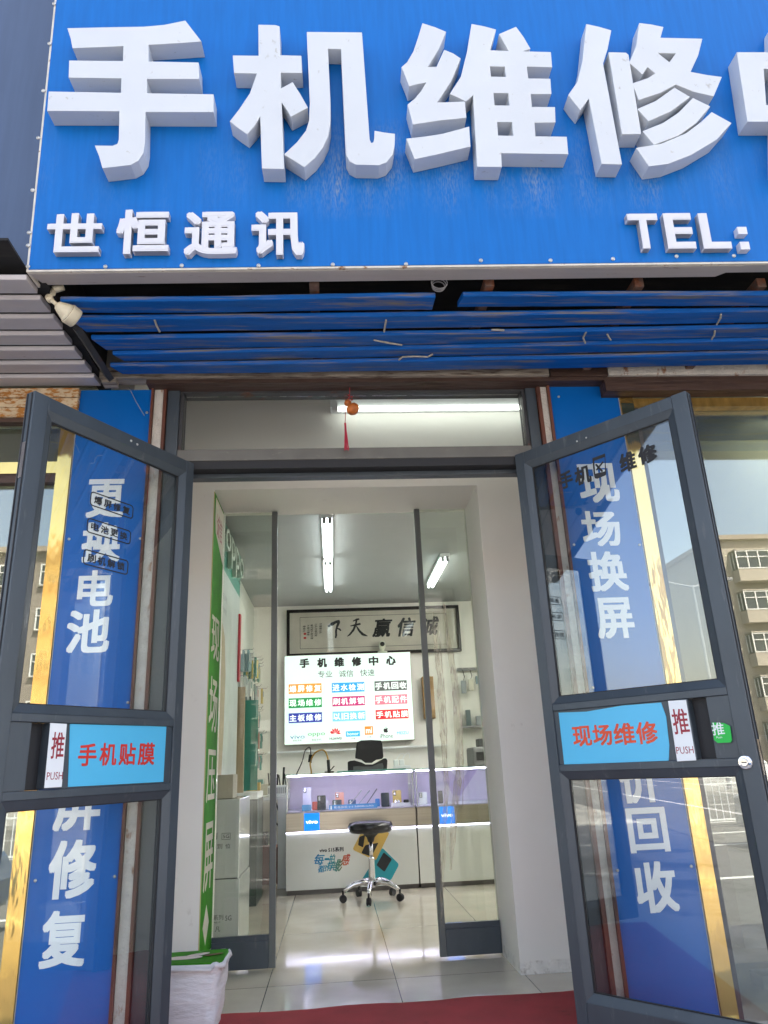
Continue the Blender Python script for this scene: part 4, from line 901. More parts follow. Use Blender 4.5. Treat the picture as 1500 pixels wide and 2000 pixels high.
cells = [('爆屏修复',108,592,313,652,(.70,.26,.03)), ('进水检测',377,584,580,644,(.01,.28,.62)), ('手机回收',643,573,845,634,(.07,.08,.075)),
         ('现场维修',108,680,315,741,(.0,.24,.05)), ('刷机解锁',380,670,583,730,(.42,.012,.13)), ('手机配件',645,660,848,720,(.58,.16,.22)),
         ('主板维修',108,773,316,834,(.012,.03,.30)), ('以旧换新',382,763,587,823,(.14,.46,.70)), ('手机贴膜',650,752,855,811,(.50,.01,.015))]
for s_, x0, y0, x1, y1, c in cells:
    a0, a1, b0, b1 = C5b(x0, y0, x1, y1); mb = MB(); mb.pbox(t_, a0, a1, b0, b1, 0, .0006); cb = mb.build('service_tile', em(c), lx, 'lit tile reading '+s_)
    mb = MB(); wd = (a1-a0)/4
    for j, ch in enumerate(s_): mb.text(t_, ch, a0+wd*j+.008, a0+wd*(j+1)-.006, b0+.016, b1-.016, c=.001, off=.02)
    mb.build('lettering', K['w'], cb)
def logo(name, c, fn, lab):
    mb = MB(); fn(mb); mb.build(name, em(c), lx, lab)
def tx(mb, s_, x0, y0, x1, y1, **k): a0, a1, b0, b1 = C5b(x0, y0, x1, y1); mb.text(t_, s_, a0, a1, b0, b1, **k)
logo('logo', (.02, .13, .30), lambda m: tx(m, 'vivo', 117, 910, 208, 935, off=0), 'blue four letter logo')
logo('logo', (.03, .30, .05), lambda m: tx(m, 'oppo', 227, 898, 335, 922, off=0), 'green four letter logo')
def petals(m):
    for k in range(8):
        a = RAD(200-k*31.5+ -12); cx, cy = 399, 905
        tip = (cx+36*math.cos(a), cy-38*abs(math.sin(a))-4); mid = (cx+24*math.cos(a), cy-24*abs(math.sin(a))-3); d = (math.sin(a)*6, math.cos(a)*6)
        pts = [(cx+5*math.cos(a), cy-3), (mid[0]+d[0], mid[1]+d[1]), tip, (mid[0]-d[0], mid[1]-d[1])]
        pts = [t_.px(530+x*.3133, 1150+y*.3133) for x, y in pts]; m.prism(t_, pts, .0003*k, .0003*k+.0004)
logo('logo', (.55, .015, .03), petals, 'red fan shaped flower logo')
logo('logo', (.02, .02, .02), lambda m: tx(m, 'HUAWEI', 363, 926, 438, 941, off=.02), 'black word under the flower')
a0, a1, b0, b1 = C5b(465, 887, 552, 921); mb = MB(); mb.pbox(t_, a0, a1, b0, b1, 0, .0006); cb = mb.build('logo', em((.01, .35, .75)), lx, 'blue box logo'); mb = MB(); mb.text(t_, 'honor', a0+.014, a1-.014, b0+.013, b1-.010, c=.001, off=.01); mb.build('lettering', K['w'], cb)
a0, a1, b0, b1 = C5b(582, 857, 634, 910); mb = MB(); mb.pbox(t_, a0, a1, b0, b1, 0, .0006); cb = mb.build('logo', em((.75, .20, .02)), lx, 'orange box logo'); mb = MB(); mb.text(t_, 'mi', a0+.012, a1-.012, b0+.016, b1-.014, c=.001, off=.02); mb.build('lettering', K['w'], cb)
def apple(m):
    c5 = lambda l: [t_.px(530+x*.3133, 1150+y*.3133) for x, y in l]
    m.prism(t_, c5([(712,872),(720,868),(727,871),(723,877),(724,884),(728,888),(723,895),(717,897),(712,895),(706,897),(701,890),(699,881),(702,873),(707,870)][::-1]), 0, .0006); m.prism(t_, c5([(711,867),(713,861),(718,859),(717,864)][::-1]), 0, .0006)
logo('logo', (.01, .01, .01), apple, 'small black fruit shaped logo')
logo('logo', (.01, .01, .01), lambda m: tx(m, 'iPhone', 677, 904, 757, 930, off=0), 'black word under the fruit logo')
logo('logo', (.10, .38, .60), lambda m: tx(m, 'MEIZU', 783, 889, 855, 907, off=.02), 'pale blue five letter logo')
logo('lettering', (.12, .14, .13), lambda m: (tx(m, '智能手机', 134, 940, 190, 951, res=1), tx(m, '智能手机', 252, 935, 312, 947, res=1), tx(m, '荣耀', 498, 929, 522, 938, res=1), tx(m, '小米', 594, 916, 625, 930, res=1)), 'tiny grey captions under the logos')

# little camera standing on the light box
wc = thing('desk_camera', aty(747, 1275, 8.38), 'small white camera with a black eye standing on top of the service board', 'camera')
c_ = aty(747, 1273, 8.38); mb = MB(); mb.lathe(c_-np.array([0, 0, .006]), [(.055, 0), (.055, .008), (.02, .014), (.02, .03), (.034, .045), (.040, .075), (.034, .11), (.02, .125), (.001, .128)], (0, 0, 1), 20); mb.build('body', mat('cam_white', (.66, .68, .55), .4), wc, smooth=True)
mb = MB(); mb.lathe(c_+np.array([0, -.030, .082]), [(.026, 0), (.026, .012), (.001, .016)], (0, -1, 0), 16); mb.build('lens', M['black'], wc)

# wall shelf rail under the light box, wooden case at the right
mb = MB(); z_ = fp.px(680, 1462)[1]; mb.box(-.72, 1.25, 8.41, 8.498, z_-.02, z_); tag(mb.build('wall_ledge', M['white'], bevel=.003), 'thin white ledge running along the rear wall under the service board', 'shelf')
wb = PY(8.42); a0, a1, b0, b1 = wb.box(826, 1321, 842, 1404)
o = thing('key_cabinet', ((a0+a1)/2, 8.42, b0), 'flat brown golden wall box right of the service board', 'wall box')
mb = MB(); mb.box(a0, a1+.04, 8.42, 8.49, b0, b1); mb.build('case', mat('bronze_box', (.34, .20, .08), .35, metal=.4), o, bevel=.01)
mb = MB(); mb.box(a0+.02, a0+.07, 8.416, 8.42, b0+.02, b0+.03); mb.build('latch', M['black'], o)

# ------------------------------------------------------------------ desk things behind the counter
dk = thing('work_desk', (.2, 8.1, 0), 'low white work desk against the rear wall, hidden behind the display counter', 'desk')
mb = MB(); mb.box(-.88, 1.5, 7.85, 8.40, .72, .75); mb.build('desk_top', M['white'], dk)
mb = MB(); mb.box(-.86, -.82, 7.87, 8.38, 0, .7195); mb.box(1.44, 1.48, 7.87, 8.38, 0, .7195); build_each(mb, 'leg', M['white'], dk)
gn = thing('inspection_lamp', aty(612, 1508, 7.9), 'brass gooseneck work lamp with a black clip in front of the rear wall', 'lamp')
def strand(pl, Y, r, n=6): 
    mb = MB(); pts = [aty(x, y, Y) for x, y in pl]; out = []
    for i in range(len(pts)-1):
        p0 = pts[max(i-1, 0)]; p1 = pts[i]; p2 = pts[i+1]; p3 = pts[min(i+2, len(pts)-1)]
        for t in np.linspace(0, 1, 6, endpoint=False): out.append(.5*((2*p1)+(-p0+p2)*t+(2*p0-5*p1+4*p2-p3)*t*t+(-p0+3*p1-3*p2+p3)*t**3))
    out.append(pts[-1]); return mb.tube(out, r, n)
strand([(607,1540),(608,1508),(606,1490),(614,1472),(627,1465),(636,1469),(641,1484)], 7.9, .009).build('gooseneck', mat('brass', (.45, .28, .08), .3, metal=.9), gn, smooth=True)
mb = MB(); mb.tube([aty(641, 1484, 7.9), aty(642, 1500, 7.9), aty(643, 1512, 7.9)], .016, 8); mb.tube([aty(634, 1509, 7.9), aty(652, 1508, 7.9)], .012, 6); mb.tube([aty(644, 1506, 7.9), aty(653, 1496, 7.9)], .006, 6); mb.build('head', M['black'], gn)
tag(strand([(578,1514),(590,1488),(596,1466),(605,1460),(607,1474),(608,1490)], 7.95, .006).build('black_cable', M['black'], smooth=True), 'thin black cable looping up beside the brass gooseneck lamp', 'cable')
mb = MB(); mb.tube([aty(607, 1474, 7.93), aty(605, 1489, 7.93)], .019, 8); tag(mb.build('cable_adapter', M['black']), 'small black inline adapter on the loop of cable', 'adapter')
# office chair
oc = thing('office_chair', (.40, 7.45, 0), 'black mesh office chair with a headrest behind the counter', 'office chair')
cpn = PY(7.4)
def px_poly(mb, p, l, c0, c1): return mb.prism(p, [p.px(x, y) for x, y in l][::-1], c0, c1)
mb = MB(); px_poly(mb, cpn, [(697,1450),(705,1446),(725,1445),(744,1446),(747,1452),(749,1478),(747,1482),(735,1484),(726,1490),(714,1490),(706,1484),(694,1481),(694,1476)], -.05, 0); mb.build('headrest', M['black'], oc, bevel=.012)
mb = MB(); px_poly(mb, cpn, [(679,1488),(684,1486),(692,1485),(706,1489),(714,1493),(728,1493),(736,1489),(750,1481),(755,1481),(757,1486),(753,1545),(680,1545)], -.04, -.002); mb.build('backrest', mat('mesh_black', (.02, .02, .022), .8, bump=.5, bscale=300), oc, bevel=.01)
mb = MB(); px_poly(mb, cpn, [(690,1497),(700,1496),(712,1497),(727,1497),(738,1492),(747,1490),(749,1496),(746,1540),(690,1540)], 0, .004); mb.build('back_mesh', mat('mesh_grey', (.10, .11, .115), .8), oc)
mb = MB(); mb.box(.18, .64, 7.1, 7.5, .47, .54); mb.build('seat', M['black'], oc, bevel=.02)
mb = MB(); mb.tube([(.41, 7.3, .08), (.41, 7.3, .47)], .03, 10); mb.build('column', M['black'], oc)
for k in range(5): a = RAD(72*k+10); mb = MB(); mb.tube([(.41, 7.3, .10), (.41+.28*math.cos(a), 7.3+.28*math.sin(a), .06)], .02, 6); mb.build('leg', M['black'], oc)

# ------------------------------------------------------------------ display counters
WP = mat('white_panel', (.62, .64, .62), .12, var=.02, spec=.6)
LILAC = mat('lilac_back', (.64, .58, .76), .4, var=.03)
LBLUE = emat('lit_blue', (.0, .20, .95), .18); LWH = emat('lit_white', (.9, .95, 1), .3)
def counter(x0, x1, label, badge_x, post=True):
    o = thing('display_counter', ((x0+x1)/2, 6.75, 0), label, 'counter', 'lit glass display counters')
    D0, D1 = 6.5, 7.0
    mb = MB(); mb.box(x0+.008, x1-.004, D0+.03, D1, 0, .035); mb.build('plinth', mat('plinth_grey', (.10, .09, .085), .3), o)
    mb = MB(); mb.box(x0, x1-.003, D0, D1, .0355, .452); mb.build('base_panel', WP, o, bevel=.002)
    mb = MB(); mb.box(x0, x1-.003, D0-.012, D1, .4615, .604); mb.build('steel_band', M['steelb'], o, bevel=.002)
    mb = MB(); mb.box(x0+.002, x1-.005, D0-.006, D0+.02, .4525, .461); mb.build('led_strip', M['led'], o)
    mb = MB(); mb.box(x0+.004, x1-.007, D0+.004, D1-.01, .6045, .612); mb.build('case_floor', LILAC, o)
    mb = MB(); mb.box(x0+.004, x1-.007, D1-.02, D1-.012, .6125, .895); mb.build('case_back', LILAC, o)
    mb = MB(); mb.box(x0, x1-.003, D0-.004, D0+.002, .605, .895); mb.box(x0, x0+.005, D0+.003, D1-.021, .6125, .895); mb.box(x1-.009, x1-.004, D0+.003, D1-.021, .6125, .895); build_each(mb, 'case_glass', M['glassC'], o)
    mb = MB(); mb.box(x0-.004, x1+.000, D0-.008, D1, .8955, .905); mb.build('glass_top', glassmat('green_edge', (.55, .75, .66), .05, 1), o)
    mb = MB(); mb.box(x0+.01, x1-.012, D0+.004, D0+.014, .884, .8945); mb.build('led_strip', M['ledc'], o)
    mb = MB(); mb.box(x0+.006, x0+.014, D0+.004, D0+.02, .6125, .883); mb.box(x1-.018, x1-.010, D0+.004, D0+.02, .6125, .883); build_each(mb, 'corner_post', M['chrome'], o)
    p = PY(D0-.0125); a0, a1, b0, b1 = p.box(badge_x, 1591, badge_x+30, 1623)
    mb = MB(); mb.pbox(p, a0, a1, .468, .600, 0, .003); bd = mb.build('badge', LBLUE, o, 'lit blue square with white lettering')
    mb = MB(); mb.text(p, 'vivo', a0+.014, a1-.014, .520, .548, c=.0036, off=.02); mb.build('lettering', LWH, bd)
    return o
c1 = counter(-.405, .660, 'left lit display counter with a phone poster on its white front', 594)
c2 = counter(.668, 1.95, 'right lit display counter standing behind the sliding glass door', 859)
# print on the white front
ipp = PY(6.4988)
mb = MB(); a0, a1, b0, b1 = ipp.box(624, 1655, 671, 1664); mb.text(ipp, 'vivo S15系列', a0, a1, b0, b1, off=.02); mb.build('lettering', M['black'], c1)
def grad_print():
    m, t, b = newmat('rainbow_print'); L = t.links; b.inputs['Roughness'].default_value = .4
    g = N(t, 'ShaderNodeNewGeometry'); s_ = N(t, 'ShaderNodeSeparateXYZ'); L.new(g.outputs['Position'], s_.inputs[0])
    r = N(t, 'ShaderNodeMapRange'); r.inputs[1].default_value = -.19; r.inputs[2].default_value = .10; L.new(s_.outputs[0], r.inputs[0])
    cr_ = N(t, 'ShaderNodeValToRGB'); e = cr_.color_ramp.elements; e[0].color = (.0, .14, .42, 1); e[1].color = (.55, .06, .02, 1)
    q = e.new(.45); q.color = (.0, .30, .45, 1); q = e.new(.75); q.color = (.05, .20, .08, 1); q = e.new(.84); q.color = (.5, .10, .03, 1)
    L.new(r.outputs[0], cr_.inputs[0]); L.new(cr_.outputs[0], b.inputs['Base Color']); return m
mb = MB()
for ch, bx in (('每', (614,1668,633,1690)), ('一', (634,1676,643,1680)), ('拍', (643,1668,654,1686)), ('都', (621,1690,638,1704)), ('有', (638,1684,649,1701)), ('电', (648,1682,658,1700)), ('影', (656,1678,669,1702)), ('感', (668,1668,683,1690))):
    a0, a1, b0, b1 = ipp.box(*bx); mb.text(ipp, ch, a0, a1, b0, b1, off=.014, shear=.25)
mb.build('brush_slogan', grad_print(), c1)
def C6(l): return [ipp.px(530+x*.3133, 1450+y*.3133) for x, y in l]
YEL = mat('print_yellow', (.55, .36, .08), .3); TEA = mat('print_teal', (.01, .28, .36), .3)
def rpoly(pts, r=.02):
    out = []; n = len(pts)
    for i in range(n):
        a, b, c = np.array(pts[i-1]), np.array(pts[i]), np.array(pts[(i+1) % n]); u_ = (a-b)/np.linalg.norm(a-b); v_ = (c-b)/np.linalg.norm(c-b)
        p0, p2 = b+u_*r, b+v_*r
        for t in (0, .25, .5, .75, 1): out.append(tuple((1-t)**2*p0+2*t*(1-t)*b+t*t*p2))
    return out
mb = MB(); mb.prism(ipp, rpoly(C6([(560,560),(738,560),(650,738),(505,668)])[::-1]), 0, .001); pr = mb.build('phone_print', YEL, c1, 'printed yellow phone on the counter front')
mb = MB(); mb.prism(ipp, rpoly(C6([(548,588),(585,575),(572,655),(540,640)])[::-1], .008), .0012, .0018); mb.prism(ipp, rpoly(C6([(585,640),(668,625),(625,712),(560,690)])[::-1], .012), .0012, .0018); mb.build('lens_print', M['black'], pr)
mb = MB(); mb.prism(ipp, rpoly(C6([(690,655),(797,760),(745,860),(560,860)])[::-1]), 0, .0008); pr = mb.build('phone_print', TEA, c1, 'printed teal phone on the counter front')
mb = MB(); mb.prism(ipp, rpoly(C6([(700,685),(752,728),(705,808),(655,765)])[::-1], .010), .0010, .0016); mb.build('lens_print', M['black'], pr)
# purple print on the right case back
mb = MB(); p7 = PY(6.978); mb.prism(p7, [(1.05, .66), (1.12, .66), (1.20, .76), (1.30, .885), (1.22, .885), (1.13, .78), (1.03, .885), (.95, .885)], 0, .001); mb.build('case_print', mat('violet_print', (.46, .38, .64), .4), c2)

# phones in the counters
pm = {}
def phone(px_b, py_b, h_px, w_px, Y, col, label, tilt=RAD(12), rz=0, lean=0, cam_=True, gl=.25):
    """stands on the case floor: (px_b, py_b) foot centre in the photo; real mesh with camera island"""
    z0 = .613
    r = ray(px_b, 1500); X = (CP+r*(Y/r[1]))[0]
    k_ = aty(px_b+w_px/2, py_b, Y)[0]-aty(px_b-w_px/2, py_b, Y)[0]; hh = aty(px_b, py_b-h_px, Y)[2]-aty(px_b, py_b, Y)[2]
    o = thing('phone', (X, Y, z0), label, 'phone')
    u_ = np.array([math.cos(rz), math.sin(rz), 0]); v_ = np.array([math.sin(lean), math.sin(tilt), math.cos(tilt)*math.cos(lean)]); p = P((X, Y, z0+.002), u_, v_); hh /= math.cos(tilt)
    def rp(a0, a1, b0, b1, r_): return rpoly([(a0, b0), (a1, b0), (a1, b1), (a0, b1)], r_)
    mb = MB(); mb.prism(p, rp(-k_/2, k_/2, 0, hh, .008), -.008, 0); mb.build('case', mat('phone_shell', col, gl), o)
    if cam_:
        mb = MB(); mb.prism(p, rp(-k_/2+.006, -k_/2+.030, hh-.044, hh-.006, .005), 0, .002); isl = mb.build('camera_island', mat('island', tuple(.25*q for q in col), .2), o)
        mb = MB()
        for q in (.014, .031): mb.lathe(p.w(-k_/2+.018, hh-q-.002, .002), [(.008, 0), (.008, .0015), (.005, .002)], p.n, 12)
        mb.build('lens', M['chrome'], isl)
    mb = MB(); mb.pbox(p, -.02, .02, 0, .012, -.055, -.0085); mb.build('stand', M['white'], o); return o
phone(599, 1583, 45, 17, 6.62, (.62, .62, .80), 'pale lilac phone at the left end of the left display case', gl=.15)
phone(598, 1584, 12, 18, 6.56, (.12, .36, .66), 'light blue box shaped phone lying before the lilac one', cam_=False)
phone(614, 1574, 16, 10, 6.66, (.65, .10, .07), 'small red phone between the lilac and the black phone', cam_=False)
phone(627, 1579, 28, 17, 6.60, (.012, .013, .015), 'black phone standing third from the left in the case')
phone(638, 1574, 17, 10, 6.68, (.60, .60, .68), 'small pale phone half behind the black one', cam_=False)
phone(662, 1555, 30, 17, 6.78, (.72, .30, .22), 'rose gold phone leaning in the middle of the left case', lean=RAD(14))
phone(657, 1572, 18, 18, 6.60, (.03, .04, .055), 'dark slate phone in front of the rose gold one')
phone(686, 1566, 16, 15, 6.70, (.03, .08, .22), 'dark blue phone right of the rose gold one')
phone(735, 1566, 15, 9, 6.72, (.02, .20, .60), 'bright blue phone left of the second black phone', cam_=False)
phone(750, 1572, 27, 16, 6.62, (.02, .025, .035), 'second black phone, left of the yellow one', cam_=False)
phone(773, 1560, 29, 17, 6.75, (.68, .50, .12), 'yellow phone near the right end of the left case')
phone(823, 1568, 24, 16, 6.66, (.62, .66, .66), 'white phone at the left end of the right case')
phone(843, 1562, 12, 12, 6.72, (.12, .30, .62), 'blue phone next to the white one in the right case', cam_=False)
phone(857, 1560, 24, 9, 6.74, (.05, .05, .06), 'dark phone at the sliding door edge in the right case', cam_=False)
for k, (xa, ya, xb, yb_2, cc) in enumerate(((684,1571,706,1544,(.55,.57,.62)), (700,1571,722,1544,(.45,.50,.62)), (717,1569,736,1541,(.08,.09,.16)))):
    mb = MB(); a = aty(xa, ya, 6.60); b = aty(xb, yb_2, 6.72); a[2] = max(a[2], .614); mb.tube([a, b], .0055, 4, radii=[.005, .007])
    tag(mb.build('leaning_phone', mat('slim_shell', cc, .2, metal=.5)), ['silver phone seen edge on, leftmost of the three leaning ones', 'blue grey phone seen edge on, middle of the three leaning ones', 'dark phone seen edge on, rightmost of the three leaning ones'][k], 'phone', 'phones leaning edge on in the case')
for (xa, ya, xb, yb_2, lab) in ((765,1562,787,1574,'white charger box near the right end of the left case'), (786,1560,801,1572,'dark watch on a white pad at the right end of the left case')):
    a = aty((xa+xb)/2, yb_2, 6.60); b_ = .028; o = thing('accessory_box', (a[0], 6.60, .613), lab, 'box')
    mb = MB(); mb.box(a[0]-.05 if 'white ch' in lab else a[0]-.03, a[0]+.05 if 'white ch' in lab else a[0]+.03, 6.58, 6.66, .613, .613+b_); mb.build('carton', M['white'], o, bevel=.002)
    mb = MB(); mb.lathe((a[0], 6.60, .613+b_), [(.02, 0), (.024, .01), (.02, .022), (.001, .024)], (0, 0, 1), 14); mb.build('gadget', M['black'] if 'dark' in lab else M['chrome'], o)
p = PY(6.56); mb = MB(); z0_ = .613; a = aty(643, 1580, 6.56)[0]; b = aty(737, 1575, 6.56)[0]
o = thing('price_strip', ((a+b)/2, 6.56, .613), 'blue acrylic caption strip lying at the front of the left case', 'label strip')
mb.pbox(p, a, b, .613, .650, -.004, 0); mb.build('strip', mat('strip_blue', (.02, .18, .45), .3, emit=(.05, .3, .7), es=.05), o)
mb = MB(); mb.text(p, '影像旗舰 S15', a+.04, a+.20, .622, .640, c=.001); mb.text(p, '5000mAh', b-.19, b-.03, .624, .638, c=.001); mb.pbox(p, a+.01, a+.022, .616, .647, 0, .001); mb.build('lettering', M['white'], o)

# things on the counter
mt = thing('counter_mat', (.30, 6.72, .906), 'thin teal mat lying on the left counter top', 'mat'); mb = MB(); mb.box(.02, .60, 6.56, 6.90, .9056, .912); mb.build('mat_sheet', M['teal'], mt)
ch = thing('charger_dock', aty(785, 1503, 6.75), 'white plug strip with two phone chargers and looped leads on the counter', 'charger')
c_ = aty(785, 1500, 6.75)
mb = MB(); mb.box(c_[0]-.075, c_[0]+.075, 6.72, 6.78, .9055, .935); mb.build('plug_strip', M['white'], ch, bevel=.004)
for dx in (-.05, .0): mb = MB(); mb.box(c_[0]+dx-.02, c_[0]+dx+.022, 6.73, 6.77, .9355, .985); mb.build('charger', M['white'], ch, bevel=.005)
mb = MB()
for dx in (-.045, .005): mb.tube([(c_[0]+dx+.03*math.sin(t)*.8+.03*(1-math.cos(t)), 6.75, .985+.05*math.sin(t)) for t in np.linspace(0, 3.0, 12)], .003, 5)
mb.build('lead', M['white'], ch)

# ------------------------------------------------------------------ stool
st = thing('stool', (.262, 6.07, 0), 'round black swivel stool on a chrome five castor base before the counter', 'stool')
cx, cy = .262, 6.07; zs = aty(724, 1612, cy)[2]
mb = MB(); mb.lathe((cx, cy, zs-.052), [(.10, 0), (.150, .004), (.163, .018), (.170, .035), (.171, .055), (.160, .073), (.120, .082), (.001, .085)], (0, 0, 1), 40); mb.build('seat', mat('black_vinyl', (.012, .012, .016), .25, bump=.08, bscale=30), st, smooth=True)
mb = MB(); mb.lathe((cx, cy, zs-.115), [(.022, 0), (.030, .03), (.060, .058), (.075, .0625)], (0, 0, 1), 20); mb.build('seat_bracket', M['black'], st, smooth=True)
mb = MB(); mb.lathe((cx, cy, .285), [(.014, 0), (.014, zs-.40)], (0, 0, 1), 16); mb.build('piston', M['chrome'], st, smooth=True)
mb = MB(); mb.lathe((cx, cy, .09), [(.024, 0), (.026, .02), (.0225, .19), (.0235, .193), (.0235, .20), (.016, .203)], (0, 0, 1), 20); mb.build('column', M['chrome'], st, smooth=True)
for k in range(5):
    a = RAD(-100+72*k); d = np.array([math.cos(a), math.sin(a), 0]); c0 = np.array([cx, cy, 0])
    mb = MB(); mb.tube([c0+d*.02+[0, 0, .115], c0+d*.07+[0, 0, .128], c0+d*.14+[0, 0, .118], c0+d*.19+[0, 0, .095], c0+d*.215+[0, 0, .075]], .017, 10, radii=[.022, .021, .018, .016, .014]); lg = mb.build('leg', M['chrome'], st, smooth=True)
    s_ = np.array([-d[1], d[0], 0]); wc_ = c0+d*.222+[0, 0, .0275]
    mb = MB(); mb.lathe(wc_-s_*.018, [(.0001, 0), (.020, .001), (.0265, .004), (.0265, .012), (.020, .015), (.020, .021), (.0265, .024), (.0265, .032), (.020, .035), (.0001, .036)], s_, 18); mb.tube([wc_+[0, 0, .02], wc_+[0, 0, .055]], .007, 8); mb.build('castor', M['black'], lg)

# ------------------------------------------------------------------ left side: gift boxes, oppo board, rack, shelf
gbx = thing('display_plinth', (-.64, 4.75, 0), 'tall white glossy two tier plinth box behind the left sliding door', 'display plinth')
mb = MB(); mb.box(-.89, -.548, 4.62, 5.15, 0, .375); mb.build('lower_block', WP, gbx, bevel=.003)
mb = MB(); mb.box(-.89, -.552, 4.615, 5.15, .380, .795); mb.build('upper_block', WP, gbx, bevel=.003)
gp = PY(4.6135)
mb = MB()
for s_, bx in (('列', (410,1627,424,1640)), ('到', (424,1648,434,1658)), ('位', (440,1648,450,1657))): a0, a1, b0, b1 = gp.box(*bx); mb.text(gp, s_, a0, a1, b0, b1, off=.0)
a0, a1, b0, b1 = gp.box(433, 1627, 450, 1640); mb.prism(gp, [(a0, b0), (a1, b0), (a1, b1), (a0, b1)], 0, .0006, [[(a0+.002, b0+.002), (a1-.002, b0+.002), (a1-.002, b1-.002), (a0+.002, b1-.002)]]); mb.text(gp, '5G', a0+.007, a1-.007, b0+.008, b1-.008)
mb.build('lettering', M['black'], gbx)
mb = MB()
for s_, bx in (('系列', (417,1787,436,1797)), ('5G', (440,1788,452,1798)), ('凡', (420,1810,430,1820)), ('新品上市', (418,1800,430,1803))): a0, a1, b0, b1 = PY(4.6188).box(*bx); mb.text(PY(4.6188), s_, a0, a1, b0, b1)
mb.build('lettering', M['black'], gbx)
# shop in shop board with raised logo
ob = thing('brand_display', (-.82, 5.1, .795), 'tall white and teal phone brand board on the left wall, above the plinth', 'display board')
op_ = PX(-.76)
mb = MB(); mb.box(-.895, -.76, 4.45, 6.06, .80, 2.31); mb.build('poster_board', mat('poster_white', (.52, .56, .56), .5), ob)
mb = MB(); mb.box(-.895, -.76, 4.45, 6.06, 2.31, 2.42); mb.build('teal_band', M['teal'], ob)
mb = MB(); mb.box(-.895, -.758, 4.45, 6.06, 2.4205, 2.66); mb.build('header', M['tealdk'], ob)
po = PX(-.756)
mb = MB(); mb.text(po, 'oppo', 4.98, 6.02, 2.36, 2.60, c=0, off=.0, ext=.030); mb.build('logo', mat('logo_silver', (.55, .60, .54), .35, metal=.5), ob)
mb = MB()
for s_, bx in (('O系列', (440, 1166, 447, 1178)), ('全新发售', (437, 1192, 444, 1204))):
    y0 = 5.05; mb.text(PX(-.7595), s_, 5.0, 5.32, PX(-.7595).px(442, bx[3])[1], PX(-.7595).px(442, bx[1])[1], off=.0)
mb.build('lettering', M['grey'], ob)
mb = MB(); pz = PX(-.7592); bl_ = [(4.46, .82), (5.25, .82), (5.32, 1.2), (5.34, 1.6), (5.25, 1.85), (5.10, 1.95), (4.9, 1.97), (4.46, 1.9)]; mb.prism(pz, bl_, 0, .001); pb = mb.build('arch_print', M['tan'], ob)
mb = MB(); mb.prism(pz, rpoly([(4.6, 1.1), (5.02, 1.1), (5.05, 1.82), (4.6, 1.78)], .06), .0012, .002); mb.build('phone_print', mat('print_slate', (.13, .14, .15), .3), pb)
mb = MB(); mb.box(-.757, -.742, 5.98, 6.05, 1.62, 2.16); mb.build('red_strip', mat('red_strip', (.45, .03, .05), .4), ob)
# low carton on the plinth
mb = MB(); mb.box(-.74, -.60, 4.66, 4.86, .797, .93); tag(mb.build('carton', mat('carton_pale', (.50, .46, .38), .6), bevel=.003), 'small pale carton standing on the white plinth', 'box')
# tan posts of a glazed showcase
sc = thing('showcase', (-.72, 6.2, 0), 'narrow glazed showcase with two tan posts beyond the brand board', 'showcase')
for (x0_, x1_) in ((430, 443), (458, 478)):
    a = aty(x0_, 1450, 6.12)[0]; b = aty(x1_-1, 1450, 6.12)[0]; z1_ = aty(460, 1342, 6.12)[2]
    mb = MB(); mb.box(a, b, 6.10, 6.14, .79, z1_); mb.build('post', M['tan'], sc, bevel=.004)
mb = MB(); mb.box(-.89, -.60, 6.10, 6.60, .74, .788); mb.build('shelf', M['white'], sc)
mb = MB(); mb.box(-.89, -.60, 6.12, 6.60, 0, .739); mb.build('base', mat('dark_cupboard', (.05, .07, .065), .3), sc)
mb = MB(); mb.box(-.88, -.62, 6.30, 6.31, .80, 1.5); mb.build('back_panel', M['teal'], sc)

# accessory rack on the left wall
rk = thing('accessory_rack', (-.9, 7.0, 1.0), 'white pegboard with wire hooks on the left wall, hung with phone accessories', 'rack')
mb = MB(); mb.box(-.899, -.89, 6.65, 8.1, .85, 2.02); mb.build('pegboard', M['white'], rk)
pks = [(.60, .62, .60), (.30, .33, .35), (.08, .30, .26), (.62, .60, .50), (.50, .25, .20), (.20, .30, .34), (.70, .70, .68), (.10, .14, .15), (.60, .45, .10), (.05, .20, .15)]
pmats = [mat('packet_card', c, .35, var=.1) for c in pks]
random.seed(11)
HK = MB()
proto = {}
cnt = 0
rowsz = [(1.99, .20), (1.76, .19), (1.53, .18), (1.31, .17), (1.10, .15)]
desc = ['white', 'dark grey', 'teal', 'cream', 'dull red', 'slate blue', 'bright white', 'near black', 'mustard', 'deep green']
rown = ['topmost row', 'second row', 'middle row', 'fourth row', 'lowest row']
